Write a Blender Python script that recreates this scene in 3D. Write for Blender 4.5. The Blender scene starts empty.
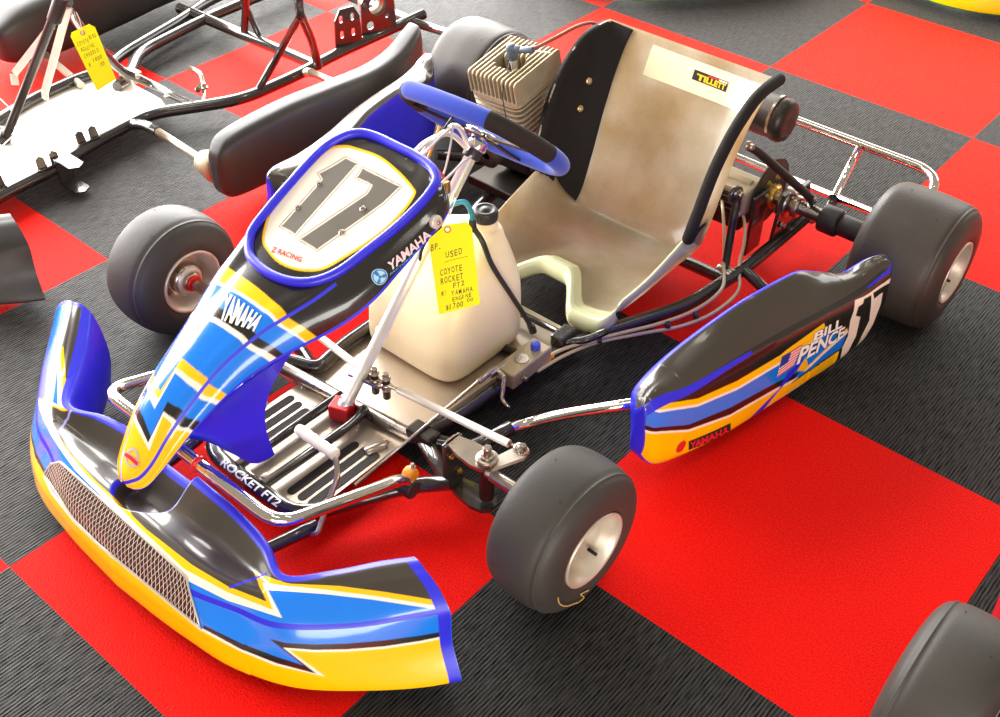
import math, random
import numpy as np
# ---------------------------------------------------------------- curves and surfaces
def herm(t, K, V):
    """smooth curve through values V (n,d) at knots K, sampled at t (finite-difference Hermite)"""
    K = np.asarray(K, float); V = np.asarray(V, float); t = np.asarray(t, float)
    if V.ndim == 1: V = V[:, None]
    n = len(K); M = np.zeros_like(V)
    for i in range(n):
        if i == 0: M[i] = (V[1]-V[0])/(K[1]-K[0])
        elif i == n-1: M[i] = (V[-1]-V[-2])/(K[-1]-K[-2])
        else:
            d0 = (V[i]-V[i-1])/(K[i]-K[i-1]); d1 = (V[i+1]-V[i])/(K[i+1]-K[i])
            M[i] = (d0*(K[i+1]-K[i])+d1*(K[i]-K[i-1]))/(K[i+1]-K[i-1])
            M[i] = np.where(d0*d1 <= 0, M[i]*.5, M[i])
    k = np.clip(np.searchsorted(K, t, side='right')-1, 0, n-2)
    h = (K[k+1]-K[k])[:, None]; u = ((t-K[k])/(K[k+1]-K[k]))[:, None]
    return ((1+2*u)*(1-u)**2*V[k] + u*(1-u)**2*h*M[k] + u*u*(3-2*u)*V[k+1] + u*u*(u-1)*h*M[k+1])

def smooth01(a, b, x):
    t = np.clip((x-a)/(b-a), 0, 1); return t*t*(3-2*t)

def loft(rows, vk, ni, nj):
    """rows (R, I, 3) control rows already dense along i -> (ni, nj, 3); vk = row parameters"""
    R, I, _ = rows.shape
    out = np.zeros((I, nj, 3)); tv = np.linspace(vk[0], vk[-1], nj)
    for i in range(I): out[i] = herm(tv, vk, rows[:, i, :])
    return out

# front bumper: stations along the width (mirrored), rows from the underside over the top to the back
BK = [0, .15, .27, .36, .45, .52, .58]
BROWS = [
 # v , x, y, z
 (0.00, [0,.14,.24,.31,.36,.39,.42], [-.45,-.445,-.43,-.40,-.345,-.30,-.26], [.03]*7),
 (0.10, [0,.150,.265,.350,.435,.490,.525], [-.500,-.491,-.474,-.439,-.372,-.318,-.275], [.024,.024,.024,.024,.026,.028,.030]),
 (0.22, [0,.150,.263,.346,.424,.470,.500], [-.507,-.497,-.475,-.434,-.364,-.308,-.264], [.072,.072,.073,.075,.080,.085,.09]),
 (0.36, [0,.152,.243,.314,.395,.453,.492], [-.492,-.478,-.450,-.428,-.362,-.300,-.258], [.118,.120,.120,.124,.138,.154,.166]),
 (0.41, [0,.150,.240,.311,.391,.448,.487], [-.484,-.472,-.446,-.423,-.358,-.298,-.257], [.127,.129,.130,.133,.147,.163,.175]),
 (0.55, [0,.140,.225,.294,.367,.424,.463], [-.445,-.443,-.430,-.406,-.347,-.289,-.252], [.152,.153,.154,.156,.170,.186,.196]),
 (0.70, [0,.135,.215,.283,.348,.399,.436], [-.393,-.392,-.394,-.393,-.338,-.284,-.248], [.136,.137,.143,.161,.178,.196,.207]),
 (0.82, [0,.130,.210,.274,.330,.375,.409], [-.345,-.350,-.363,-.385,-.330,-.276,-.241], [.165,.166,.166,.167,.177,.193,.205]),
 (0.86, [0,.128,.207,.270,.323,.366,.399], [-.336,-.341,-.353,-.376,-.322,-.270,-.237], [.162,.163,.163,.164,.170,.184,.195]),
 (0.94, [0,.128,.205,.266,.316,.358,.390], [-.330,-.335,-.345,-.366,-.316,-.264,-.230], [.100,.1,.1,.1,.105,.11,.115]),
 (1.00, [0,.128,.206,.268,.325,.372,.406], [-.336,-.341,-.350,-.368,-.318,-.268,-.236], [.035]*7),
]
def bumper_surface(ni=420, nj=260):
    tt = np.linspace(-BK[-1], BK[-1], ni); a = np.abs(tt)
    rows = []; vk = []
    for v, x, y, z in BROWS:
        c = herm(a, BK, np.array([x, y, z]).T)
        c[:, 0] *= np.sign(tt); rows.append(c); vk.append(v)
    P = loft(np.array(rows), vk, ni, nj)
    x = P[:, :, 0]; P[:, :, 2] *= 1-.21*x*smooth01(.26, .42, np.abs(x))*smooth01(.09, .16, P[:, :, 2])      # the plastic sits a little higher on the far side
    # channel that the nose tip drops into: U shaped, open to the rear
    v = np.linspace(0, 1, nj)[None, :]; w = (1-smooth01(-.010, .008, channel(P)))*smooth01(.50, .54, v)*(1-smooth01(.9, .97, v))
    P[:, :, 2] -= .030*w
    return P
def channel(P):
    """signed distance to the outline of the channel in plan (negative inside)"""
    dx = P[..., 0]+.036; dy = P[..., 1]+.396
    return np.where(dy > 0, np.abs(dx), np.hypot(dx, dy))-.050

# nose cone: stations along y, rows from the left lower edge over the top to the right lower edge
NY  = [-.437, -.432, -.42, -.40, -.37, -.33, -.28, -.24, -.20, -.16, -.12, -.08, -.04, 0, .04, .08, .11, .128, .138, .143]
NHE = [.010, .022, .037, .047, .056, .064, .071, .079, .093, .107, .121, .136, .145, .148, .150, .150, .144, .126, .103, .077]
NZE = [.193, .192, .200, .221, .251, .287, .317, .337, .354, .366, .377, .395, .418, .443, .467, .489, .503, .511, .515, .517]
NHK = [.006, .016, .029, .038, .044, .049, .055, .063, .074, .088, .099, .108, .115, .120, .124, .128, .122, .106, .088, .066]
NZK = [.200, .206, .216, .239, .277, .315, .355, .380, .401, .418, .432, .449, .467, .485, .503, .521, .534, .540, .543, .544]
NZT = [.203, .212, .226, .252, .292, .331, .370, .395, .414, .429, .440, .455, .472, .490, .508, .525, .538, .544, .546, .546]
def ncx(y): return np.interp(y, [-.42, .13], [-.025, .013])
def nose_surface(ni=300, nj=200):
    # denser where the knots are denser
    kk = np.arange(len(NY)); t = np.linspace(0, len(NY)-1, ni)
    A = herm(t, kk, np.array([NY, NHE, NZE, NHK, NZK, NZT]).T)
    y, he, ze, hk, zk, zt = A.T; cx = ncx(y); f = np.ones_like(y)
    rows = []; vk = []
    def row(v, x, z): rows.append(np.stack([cx+x, y, z], 1)); vk.append(v)
    row(0, he, ze); row(.12, he+.002-.42*(he-hk), ze+(zk-ze)*.5); row(.22, hk, zk-.006); row(.25, hk-.006, zk+.001)
    row(.375, hk*.5, zk+(zt-zk)*.72); row(.5, 0*he, zt); row(.625, -hk*.5, zk+(zt-zk)*.72)
    row(.75, -hk+.006, zk+.001); row(.78, -hk, zk-.006); row(.88, -he-.002+.42*(he-hk), ze+(zk-ze)*.5); row(1, -he, ze)
    return loft(np.array(rows), vk, ni, nj)

# side pod (left; the right one is mirrored): stations along y, closed loop of rows
PY_ = [.236, .27, .35, .45, .55, .65, .73, .80, .84, .866]
POB = [.482, .500, .520, .545, .563, .582, .597, .608, .613, .616]
PZB = [.080, .046, .030, .027, .027, .029, .031, .036, .050, .085]
POC = [.478, .492, .506, .524, .549, .570, .585, .600, .610, .617]
PZC = [.196, .203, .188, .190, .198, .196, .192, .198, .214, .214]
PIT = [.456, .434, .435, .450, .480, .500, .513, .535, .565, .592]
PZI = [.178, .198, .213, .230, .258, .258, .225, .193, .220, .230]
PIB = [.456, .446, .440, .442, .460, .480, .500, .530, .560, .585]
def pod_surface(ni=360, nj=200, sx=1):
    kk = np.arange(len(PY_)); t = np.linspace(0, 1, ni); t = (len(PY_)-1)*(t+.35*(t-.5)*t*(1-t)*-4*-1*0+0)
    e = np.minimum(1, np.abs(np.linspace(-1, 1, ni)))**1.6*np.sign(np.linspace(-1, 1, ni)); t = (len(PY_)-1)*(.5+.5*(.55*np.linspace(-1, 1, ni)+.45*np.sin(np.linspace(-1, 1, ni)*math.pi/2)))
    A = herm(t, kk, np.array([PY_, POB, PZB, POC, PZC, PIT, PZI, PIB]).T)
    y, xb, zb, xc, zc, xi, zi, xb2 = A.T
    rows = []; vk = []
    def row(v, x, z, dy=0): rows.append(np.stack([sx*x, y, z], 1)); vk.append(v)
    m = .5*(xc+xi); g = np.minimum(1, (xb-xb2)/.05); e2 = np.minimum(1, np.abs(xc-xi)/.06)
    row(0, xb-.03*g, zb+.002); row(.06, xb-.006*g, zb); row(.09, xb, zb+.008); row(.24, .5*(xb+xc)+.006, .5*(zb+zc)); row(.40, xc+.001, zc-.010); row(.44, xc-.007*e2, zc+.002)
    row(.60, m, .5*(zc+zi)+.012*e2); row(.72, xi+.008*e2, zi+.003); row(.76, xi, zi-.004); row(.80, xi-.003*e2, zi-.014)
    row(.92, .5*(xi+xb2), .5*(zi+zb)); row(1, xb2, zb+.008)
    P = loft(np.array(rows), vk, ni, nj)
    if sx < 0: P[:, :, 2] = np.where(P[:, :, 2] > .2, .2+(P[:, :, 2]-.2)*.4, P[:, :, 2])
    # rounded ends: pull the outermost loops in and close them up
    for i in range(ni):
        for d, yo, sg, r in ((y[i]-y[0], y[0], -1, .014), (y[-1]-y[i], y[-1], 1, .012)):
            if d < r:
                q = math.sqrt(max(0, 1-(1-d/r)**2)); c = P[i].mean(0); dl = P[i]-c; L = np.linalg.norm(dl, axis=1)[:, None]
                P[i] = c+dl*(1-np.minimum(r*.9*(1-q)/(L+1e-9), .6))
    return P

def sample(P, uv, off=0.0):
    """points on the surface grid P at (u,v) in 0..1, lifted along the normal"""
    ni, nj, _ = P.shape; uv = np.atleast_2d(uv)
    a = np.clip(uv[:, 0], 0, 1)*(ni-1); b = np.clip(uv[:, 1], 0, 1)*(nj-1)
    i = np.clip(a.astype(int), 0, ni-2); j = np.clip(b.astype(int), 0, nj-2); fa = (a-i)[:, None]; fb = (b-j)[:, None]
    p = (P[i, j]*(1-fa)+P[i+1, j]*fa)*(1-fb)+(P[i, j+1]*(1-fa)+P[i+1, j+1]*fa)*fb
    if off:
        du = P[np.clip(i+1, 0, ni-1), j]-P[i, j]; dv = P[i, np.clip(j+1, 0, nj-1)]-P[i, j]
        n = np.cross(du, dv); n /= (np.linalg.norm(n, axis=1)[:, None]+1e-12); p = p+n*off
    return p
def inpoly(x, y, poly):
    c = np.zeros(x.shape, bool); n = len(poly)
    for k in range(n):
        x1, y1 = poly[k]; x2, y2 = poly[(k+1) % n]
        if y1 == y2: continue
        m = ((y1 > y) != (y2 > y)) & (x < (x2-x1)*(y-y1)/(y2-y1)+x1); c ^= m
    return c

# seat: stations from the front lip over the bottom to the top of the back, across from left to right
SC = .048
SK = [0, .12, .27, .42, .55, .68, .80, .90, .955, 1]
SY = [.555, .615, .695, .775, .832, .875, .915, .950, .969, .985]; SZ = [.118, .088, .066, .060, .085, .165, .275, .360, .402, .434]
SW = [.184, .190, .192, .195, .200, .205, .208, .210, .210, .208]; SHI = [.038, .080, .118, .135, .150, .162, .155, .120, .080, .012]
def seat_surface(ni=130, nj=110):
    t = np.linspace(0, 1, ni); C3 = herm(t, SK, np.array([SY, SZ, SW, SHI]).T); y, z, w_, h_ = C3.T
    dy, dz = np.gradient(y), np.gradient(z); l = np.hypot(dy, dz); ny, nzv = -dz/l, dy/l
    th = np.linspace(1, -1, nj); S = np.sign(th)*np.abs(np.sin(th*math.pi/2))**.62; Dp = 1-np.abs(np.cos(th*math.pi/2))**.62
    P = np.zeros((ni, nj, 3))
    for i in range(ni):
        P[i, :, 0] = SC+w_[i]*S; P[i, :, 1] = y[i]+ny[i]*h_[i]*Dp; P[i, :, 2] = z[i]+nzv[i]*h_[i]*Dp
    # two thigh lobes on the front lip
    f = (1-smooth01(0, .35, t))[:, None]; dx = np.abs(P[:, :, 0]-SC); lobe = smooth01(.025, .105, dx)*(1-smooth01(.165, .215, dx))
    P[:, :, 1] -= .075*f*lobe*(1); P[:, :, 2] -= .028*f*lobe
    return P
# decals traced once from the paintwork, stored in surface (u, v)
NOSE = [('blue',[(0.505,0.0),(0.4682,0.235),(0.4849,0.765),(0.5217,1.0),(0,1),(0,0)]),('yellow',[(0.505,0.0),(0.4682,0.235),(0.4849,0.765),(0.5217,1.0),(0.4816,1.0),(0.4482,0.765),(0.4515,0.235),(0.4849,0.0)]),('cream',[(0.4849,0.0),(0.4515,0.235),(0.4482,0.765),(0.4816,1.0),(0.4783,1.0),(0.4415,0.765),(0.4448,0.235),(0.4816,0.0)]),('black',[(0.4381,0.0),(0.408,0.235),(0.4013,0.765),(0.4314,1.0),(0.4113,1.0),(0.3779,0.765),(0.3913,0.235),(0.4247,0.0)]),('cream',[(0.4247,0.0),(0.3913,0.235),(0.3779,0.765),(0.4113,1.0),(0.398,1.0),(0.3679,0.765),(0.3813,0.235),(0.4114,0.0)]),('yellow',[(0.2998,0.5331),(0.2991,0.4528),(0.2997,0.3806),(0.3008,0.2935),(0.304,0.236),(0.2926,0.2409),(0.2885,0.3255),(0.2865,0.4261),(0.2859,0.5242),(0.2751,0.5183),(0.2638,0.5136),(0.2516,0.5106),(0.239,0.5093),(0.2465,0.6078),(0.2627,0.8291),(0.2776,0.8543),(0.2593,0.6533),(0.25,0.535),(0.2635,0.5315),(0.276,0.5304),(0.2878,0.5312)]),('cream',[(0.2926,0.2409),(0.2837,0.2437),(0.2811,0.3236),(0.2804,0.4186),(0.2807,0.5073),(0.2679,0.4993),(0.254,0.4935),(0.2394,0.4897),(0.224,0.4888),(0.2327,0.5861),(0.2494,0.7688),(0.2627,0.8291),(0.2465,0.6078),(0.239,0.5093),(0.2516,0.5106),(0.2638,0.5136),(0.2751,0.5183),(0.2859,0.5242),(0.2865,0.4261),(0.2885,0.3255)]),('yellow',[(0.2999,0.2393),(0.303,0.2052),(0.3087,0.1108),(0.3182,0.0036),(0.3047,0.0095),(0.2939,0.1367),(0.2866,0.2303)]),('cream',[(0.2866,0.2303),(0.2939,0.1367),(0.3047,0.0095),(0.2973,0.009),(0.2874,0.1372),(0.2808,0.23)]),('black',[(0.2532,0.2485),(0.2482,0.3277),(0.2451,0.4196),(0.2315,0.4102),(0.2172,0.4025),(0.2022,0.3974),(0.1865,0.3973),(0.1947,0.4791),(0.2048,0.5736),(0.2188,0.7487),(0.2144,0.8543),(0.1957,0.65),(0.1854,0.5459),(0.1769,0.465),(0.1697,0.3902),(0.1864,0.3891),(0.2018,0.3898),(0.2165,0.3952),(0.2305,0.4032),(0.2323,0.3155),(0.2359,0.2481)]),('cream',[(0.2359,0.2481),(0.2274,0.2462),(0.225,0.3847),(0.2114,0.3703),(0.1971,0.357),(0.1821,0.3467),(0.1656,0.3297),(0.171,0.4283),(0.1774,0.5113),(0.1858,0.6094),(0.2027,0.809),(0.2144,0.8543),(0.1969,0.6509),(0.188,0.5471),(0.1809,0.467),(0.1751,0.3943),(0.1901,0.3921),(0.2041,0.3923),(0.2176,0.3967),(0.2305,0.4032),(0.2323,0.3155)]),('yellow',[(0.2274,0.2462),(0.225,0.3847),(0.2114,0.3703),(0.1971,0.357),(0.1821,0.3467),(0.1656,0.3297),(0.171,0.4283),(0.1774,0.5113),(0.1858,0.6094),(0.2027,0.809),(0.1906,0.8794),(0.1773,0.8945),(0.1538,0.8894),(0.1371,0.8995),(0.107,0.8995),(0.0736,0.9045),(0.0167,0.9045),(-0.0033,0.2362),(0.0334,0.2412),(0.0736,0.2412),(0.097,0.2412),(0.1293,0.2362),(0.1542,0.2364),(0.1755,0.2393),(0.1941,0.2395),(0.2113,0.2416)]),('black',[(0.2519,0.2412),(0.2518,0.2251),(0.2581,0.1387),(0.267,0.0168),(0.2516,0.0065),(0.242,0.1538),(0.2347,0.235)]),('cream',[(0.2347,0.235),(0.242,0.1538),(0.2516,0.0065),(0.2466,0.0023),(0.2362,0.1527),(0.2282,0.2354)]),('yellow',[(0.2282,0.2354),(0.2362,0.1527),(0.2466,0.0023),(0.2342,-0.0018),(0.221,-0.0048),(0.207,-0.005),(0.1842,-0.005),(0.1582,-0.005),(0.1282,0.0633),(0.0915,0.0767),(0.0877,0.2275),(0.1368,0.2346),(0.157,0.2399),(0.1742,0.2412),(0.1897,0.2412),(0.2097,0.2368)]),('black',[(0.2519,0.7588),(0.2518,0.7749),(0.2581,0.8613),(0.267,0.9832),(0.2516,0.9935),(0.242,0.8462),(0.2347,0.765)]),('cream',[(0.2347,0.765),(0.242,0.8462),(0.2516,0.9935),(0.2466,0.9977),(0.2362,0.8473),(0.2282,0.7646)]),('yellow',[(0.2282,0.7646),(0.2362,0.8473),(0.2466,0.9977),(0.2342,1.0018),(0.221,1.0048),(0.207,1.005),(0.1842,1.005),(0.1582,1.005),(0.1282,0.9367),(0.0915,0.9233),(0.0877,0.7725),(0.1368,0.7654),(0.157,0.7601),(0.1742,0.7588),(0.1897,0.7588),(0.2097,0.7632)]),('yellow',[(0.5708,0.6544),(0.5632,0.6383),(0.5583,0.6202),(0.555,0.6012),(0.5518,0.5813),(0.5482,0.5602),(0.5452,0.5385),(0.5432,0.5161),(0.5424,0.4933),(0.5431,0.47),(0.545,0.4465),(0.548,0.4238),(0.5519,0.4031),(0.5567,0.3841),(0.5623,0.3661),(0.5685,0.3499),(0.5758,0.3364),(0.5842,0.3267),(0.5936,0.3199),(0.6046,0.3144),(0.6176,0.3083),(0.6338,0.3007),(0.6528,0.2925),(0.6723,0.285),(0.6902,0.28),(0.7059,0.278),(0.7205,0.2781),(0.7342,0.28),(0.747,0.2832),(0.7594,0.288),(0.7717,0.294),(0.7834,0.2999),(0.7936,0.3054),(0.8002,0.3101),(0.8038,0.315),(0.8064,0.3221),(0.8103,0.3328),(0.8161,0.3482),(0.8224,0.3674),(0.828,0.3894),(0.8332,0.4123),(0.8384,0.4371),(0.844,0.4644),(0.8491,0.4931),(0.8523,0.521),(0.8525,0.5474),(0.8501,0.5729),(0.8468,0.5965),(0.8439,0.6173),(0.8419,0.6338),(0.8397,0.6455),(0.8366,0.6549),(0.8317,0.6638),(0.8252,0.6736),(0.8179,0.6836),(0.8097,0.6928),(0.8005,0.6999),(0.7903,0.7038),(0.7794,0.7057),(0.7682,0.7073),(0.7561,0.71),(0.7425,0.714),(0.7269,0.7178),(0.7107,0.7208),(0.6947,0.7224),(0.6792,0.7237),(0.6637,0.7245),(0.648,0.7222),(0.6321,0.715),(0.6154,0.7026),(0.5983,0.6872),(0.5829,0.6707)]),('panel',[(0.5734,0.6445),(0.5667,0.6302),(0.5628,0.6155),(0.5598,0.5986),(0.5566,0.5791),(0.5532,0.5587),(0.5503,0.5384),(0.5484,0.5179),(0.5477,0.497),(0.5483,0.4751),(0.5501,0.4526),(0.5529,0.431),(0.5566,0.4113),(0.5611,0.3933),(0.5665,0.3763),(0.5726,0.3611),(0.5796,0.3485),(0.5875,0.3392),(0.5965,0.3326),(0.6073,0.3269),(0.6203,0.3207),(0.6364,0.3129),(0.6551,0.3045),(0.6743,0.2969),(0.6919,0.2919),(0.7073,0.2899),(0.7216,0.2899),(0.7352,0.2916),(0.7479,0.2947),(0.7602,0.2993),(0.7724,0.3049),(0.7839,0.3105),(0.7935,0.3155),(0.7986,0.319),(0.7993,0.32),(0.8008,0.3247),(0.8045,0.3354),(0.8099,0.3505),(0.8156,0.3693),(0.8207,0.3907),(0.8255,0.413),(0.8302,0.4371),(0.8351,0.4637),(0.8394,0.491),(0.842,0.5171),(0.8421,0.5416),(0.84,0.5659),(0.8371,0.5888),(0.8345,0.6094),(0.8329,0.6261),(0.8313,0.6379),(0.8289,0.6466),(0.8247,0.6551),(0.8189,0.6647),(0.8123,0.6742),(0.8049,0.6825),(0.7968,0.6886),(0.7876,0.692),(0.7775,0.6938),(0.7664,0.6952),(0.7543,0.6974),(0.7405,0.7006),(0.7249,0.7036),(0.7087,0.7058),(0.6928,0.7069),(0.6773,0.7078),(0.662,0.7083),(0.6469,0.7064),(0.632,0.7008),(0.6162,0.6901),(0.5997,0.676),(0.5848,0.6602)]),('outline',[(0.7999,0.5432),(0.766,0.5292),(0.7686,0.4599),(0.7512,0.4532),(0.7263,0.4637),(0.7015,0.475),(0.6767,0.4868),(0.652,0.4991),(0.6273,0.5117),(0.6025,0.5246),(0.6018,0.4702),(0.6017,0.4179),(0.6282,0.4086),(0.6546,0.3988),(0.6809,0.3888),(0.7074,0.3787),(0.7284,0.3716),(0.7492,0.3652),(0.774,0.3665),(0.8025,0.3652),(0.8013,0.4243),(0.8002,0.4827)]),('panel',[(0.7984,0.5402),(0.7875,0.5352),(0.7763,0.5305),(0.767,0.5275),(0.7682,0.5129),(0.7688,0.4953),(0.7695,0.4781),(0.7697,0.4584),(0.7596,0.4534),(0.7507,0.45),(0.7418,0.4535),(0.7329,0.4572),(0.7241,0.4611),(0.7153,0.465),(0.7066,0.469),(0.6978,0.4731),(0.6891,0.4772),(0.6803,0.4813),(0.6716,0.4855),(0.6629,0.4898),(0.6542,0.4942),(0.6455,0.4986),(0.6368,0.503),(0.628,0.5074),(0.6193,0.5119),(0.6105,0.5164),(0.6033,0.5219),(0.6037,0.5035),(0.6035,0.4817),(0.6033,0.4606),(0.6033,0.4397),(0.603,0.4207),(0.6112,0.4184),(0.62,0.4153),(0.6288,0.4121),(0.6376,0.4089),(0.6464,0.4056),(0.6552,0.4023),(0.664,0.3989),(0.6728,0.3955),(0.6816,0.3922),(0.6904,0.3888),(0.6992,0.3855),(0.7081,0.3821),(0.7164,0.3792),(0.7248,0.3764),(0.7333,0.3736),(0.7417,0.371),(0.7498,0.3686),(0.7595,0.3692),(0.7694,0.3697),(0.7798,0.3699),(0.7911,0.3696),(0.8014,0.3673),(0.8002,0.3843),(0.7997,0.404),(0.7993,0.4234),(0.7989,0.4427),(0.7985,0.462),(0.7982,0.4816),(0.798,0.5016),(0.7979,0.5218)]),('numeral',[(0.7957,0.5351),(0.7871,0.5294),(0.7759,0.5248),(0.7689,0.5245),(0.7711,0.5151),(0.7717,0.4976),(0.7724,0.4803),(0.7718,0.4559),(0.7593,0.4478),(0.7498,0.4442),(0.7405,0.4479),(0.7316,0.4516),(0.7228,0.4554),(0.714,0.4593),(0.7053,0.4633),(0.6965,0.4673),(0.6878,0.4714),(0.6791,0.4754),(0.6704,0.4796),(0.6617,0.4838),(0.653,0.4881),(0.6443,0.4924),(0.6355,0.4968),(0.6268,0.5011),(0.618,0.5055),(0.6093,0.51),(0.6047,0.5173),(0.6065,0.505),(0.6063,0.4833),(0.6061,0.4622),(0.606,0.4413),(0.6053,0.4254),(0.6123,0.4246),(0.6211,0.4214),(0.6299,0.4182),(0.6388,0.4149),(0.6476,0.4116),(0.6564,0.4082),(0.6652,0.4048),(0.6739,0.4014),(0.6828,0.3981),(0.6916,0.3947),(0.7004,0.3913),(0.7092,0.388),(0.7176,0.3851),(0.726,0.3823),(0.7344,0.3795),(0.7429,0.3769),(0.7508,0.3745),(0.7603,0.3751),(0.7703,0.3756),(0.7807,0.3758),(0.7921,0.3754),(0.7994,0.371),(0.7968,0.3826),(0.7963,0.4023),(0.7959,0.4217),(0.7954,0.4409),(0.7951,0.4603),(0.7947,0.4798),(0.7945,0.4997),(0.7944,0.5198)]),('outline',[(0.8048,0.625),(0.8049,0.5572),(0.7727,0.5532),(0.7448,0.5502),(0.7168,0.5476),(0.6891,0.5453),(0.6616,0.543),(0.6341,0.5406),(0.6067,0.5378),(0.6075,0.6316),(0.6327,0.6317),(0.6579,0.632),(0.6832,0.6326),(0.7087,0.6334),(0.7343,0.6345),(0.7412,0.6646),(0.7721,0.6407)]),('panel',[(0.8029,0.622),(0.8027,0.6003),(0.8027,0.5779),(0.8035,0.5588),(0.7934,0.5591),(0.7821,0.5577),(0.7717,0.5565),(0.7618,0.5554),(0.7521,0.5544),(0.7425,0.5534),(0.7326,0.5524),(0.7228,0.5515),(0.7131,0.5507),(0.7033,0.5499),(0.6937,0.5491),(0.684,0.5483),(0.6743,0.5475),(0.6647,0.5468),(0.6551,0.546),(0.6455,0.5452),(0.6359,0.5444),(0.6262,0.5434),(0.6166,0.5425),(0.6079,0.5408),(0.6084,0.5613),(0.6086,0.5843),(0.6089,0.608),(0.6085,0.6291),(0.6168,0.6276),(0.6265,0.6277),(0.6362,0.6278),(0.6459,0.628),(0.6556,0.6282),(0.6653,0.6284),(0.675,0.6287),(0.6848,0.629),(0.6946,0.6293),(0.7044,0.6297),(0.7142,0.6301),(0.724,0.6305),(0.7349,0.6316),(0.7393,0.6492),(0.7415,0.6617),(0.7481,0.6556),(0.7557,0.6496),(0.7634,0.6436),(0.7712,0.6375),(0.7813,0.6318),(0.7921,0.6264)]),('numeral',[(0.7997,0.617),(0.799,0.598),(0.7991,0.5757),(0.8011,0.5617),(0.7943,0.5651),(0.783,0.5637),(0.7725,0.5625),(0.7626,0.5614),(0.7529,0.5604),(0.7432,0.5595),(0.7334,0.5585),(0.7236,0.5577),(0.7138,0.5569),(0.7041,0.5561),(0.6944,0.5553),(0.6847,0.5546),(0.675,0.5538),(0.6654,0.5531),(0.6558,0.5523),(0.6462,0.5516),(0.6365,0.5508),(0.6269,0.5499),(0.6173,0.549),(0.6102,0.5461),(0.6113,0.5629),(0.6115,0.5859),(0.6118,0.6096),(0.6103,0.6247),(0.6162,0.6205),(0.6258,0.6206),(0.6355,0.6208),(0.6452,0.621),(0.6549,0.6213),(0.6646,0.6216),(0.6743,0.6219),(0.684,0.6222),(0.6938,0.6226),(0.7036,0.623),(0.7134,0.6234),(0.7233,0.6239),(0.7357,0.6262),(0.7419,0.6478),(0.7421,0.6565),(0.7466,0.6503),(0.7542,0.6442),(0.7619,0.6381),(0.7697,0.6318),(0.7796,0.6257),(0.7902,0.62)])]
ANC_NOSE = {'yam_top':[(0.3836,0.487),(0.4072,0.2633),(0.4364,0.2922),(0.4362,0.5907)],'yam_side':[(0.6664,0.0764),(0.7702,-0.005),(0.766,0.0945),(0.6697,0.1385)],'emblem':[(0.6458,0.1048)],'badge':[(0.1232,0.499)],'screws':[(0.7237,0.6253),(0.6604,0.6243),(0.7202,0.4128),(0.6592,0.4038)],'redtxt':[(0.5547,0.5699),(0.5673,0.4257),(0.5767,0.44),(0.5665,0.5878)],'bolt':[(0.7875,0.0804)]}
GRILLE = [(0.2914,0.291),(0.2933,0.3561),(0.3192,0.4626),(0.3482,0.4822),(0.3729,0.4923),(0.3943,0.4971),(0.414,0.4987),(0.4324,0.4989),(0.4502,0.4983),(0.4677,0.4977),(0.4852,0.4973),(0.5029,0.4969),(0.52,0.4937),(0.5366,0.4909),(0.5529,0.4881),(0.569,0.485),(0.5851,0.4811),(0.6011,0.4758),(0.6172,0.4687),(0.6334,0.4586),(0.6435,0.3982),(0.6512,0.3475),(0.66,0.3129),(0.6684,0.2838),(0.6757,0.2548),(0.661,0.2625),(0.6461,0.2699),(0.6312,0.2772),(0.6162,0.2838),(0.6012,0.289),(0.5861,0.293),(0.5711,0.2961),(0.5557,0.2992),(0.5402,0.302),(0.5247,0.3051),(0.509,0.3088),(0.4918,0.3072),(0.4731,0.299),(0.458,0.2978),(0.4427,0.2968),(0.427,0.2953),(0.4105,0.2928),(0.3926,0.3011),(0.3721,0.3055),(0.3481,0.3047),(0.3203,0.2993)]
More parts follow.
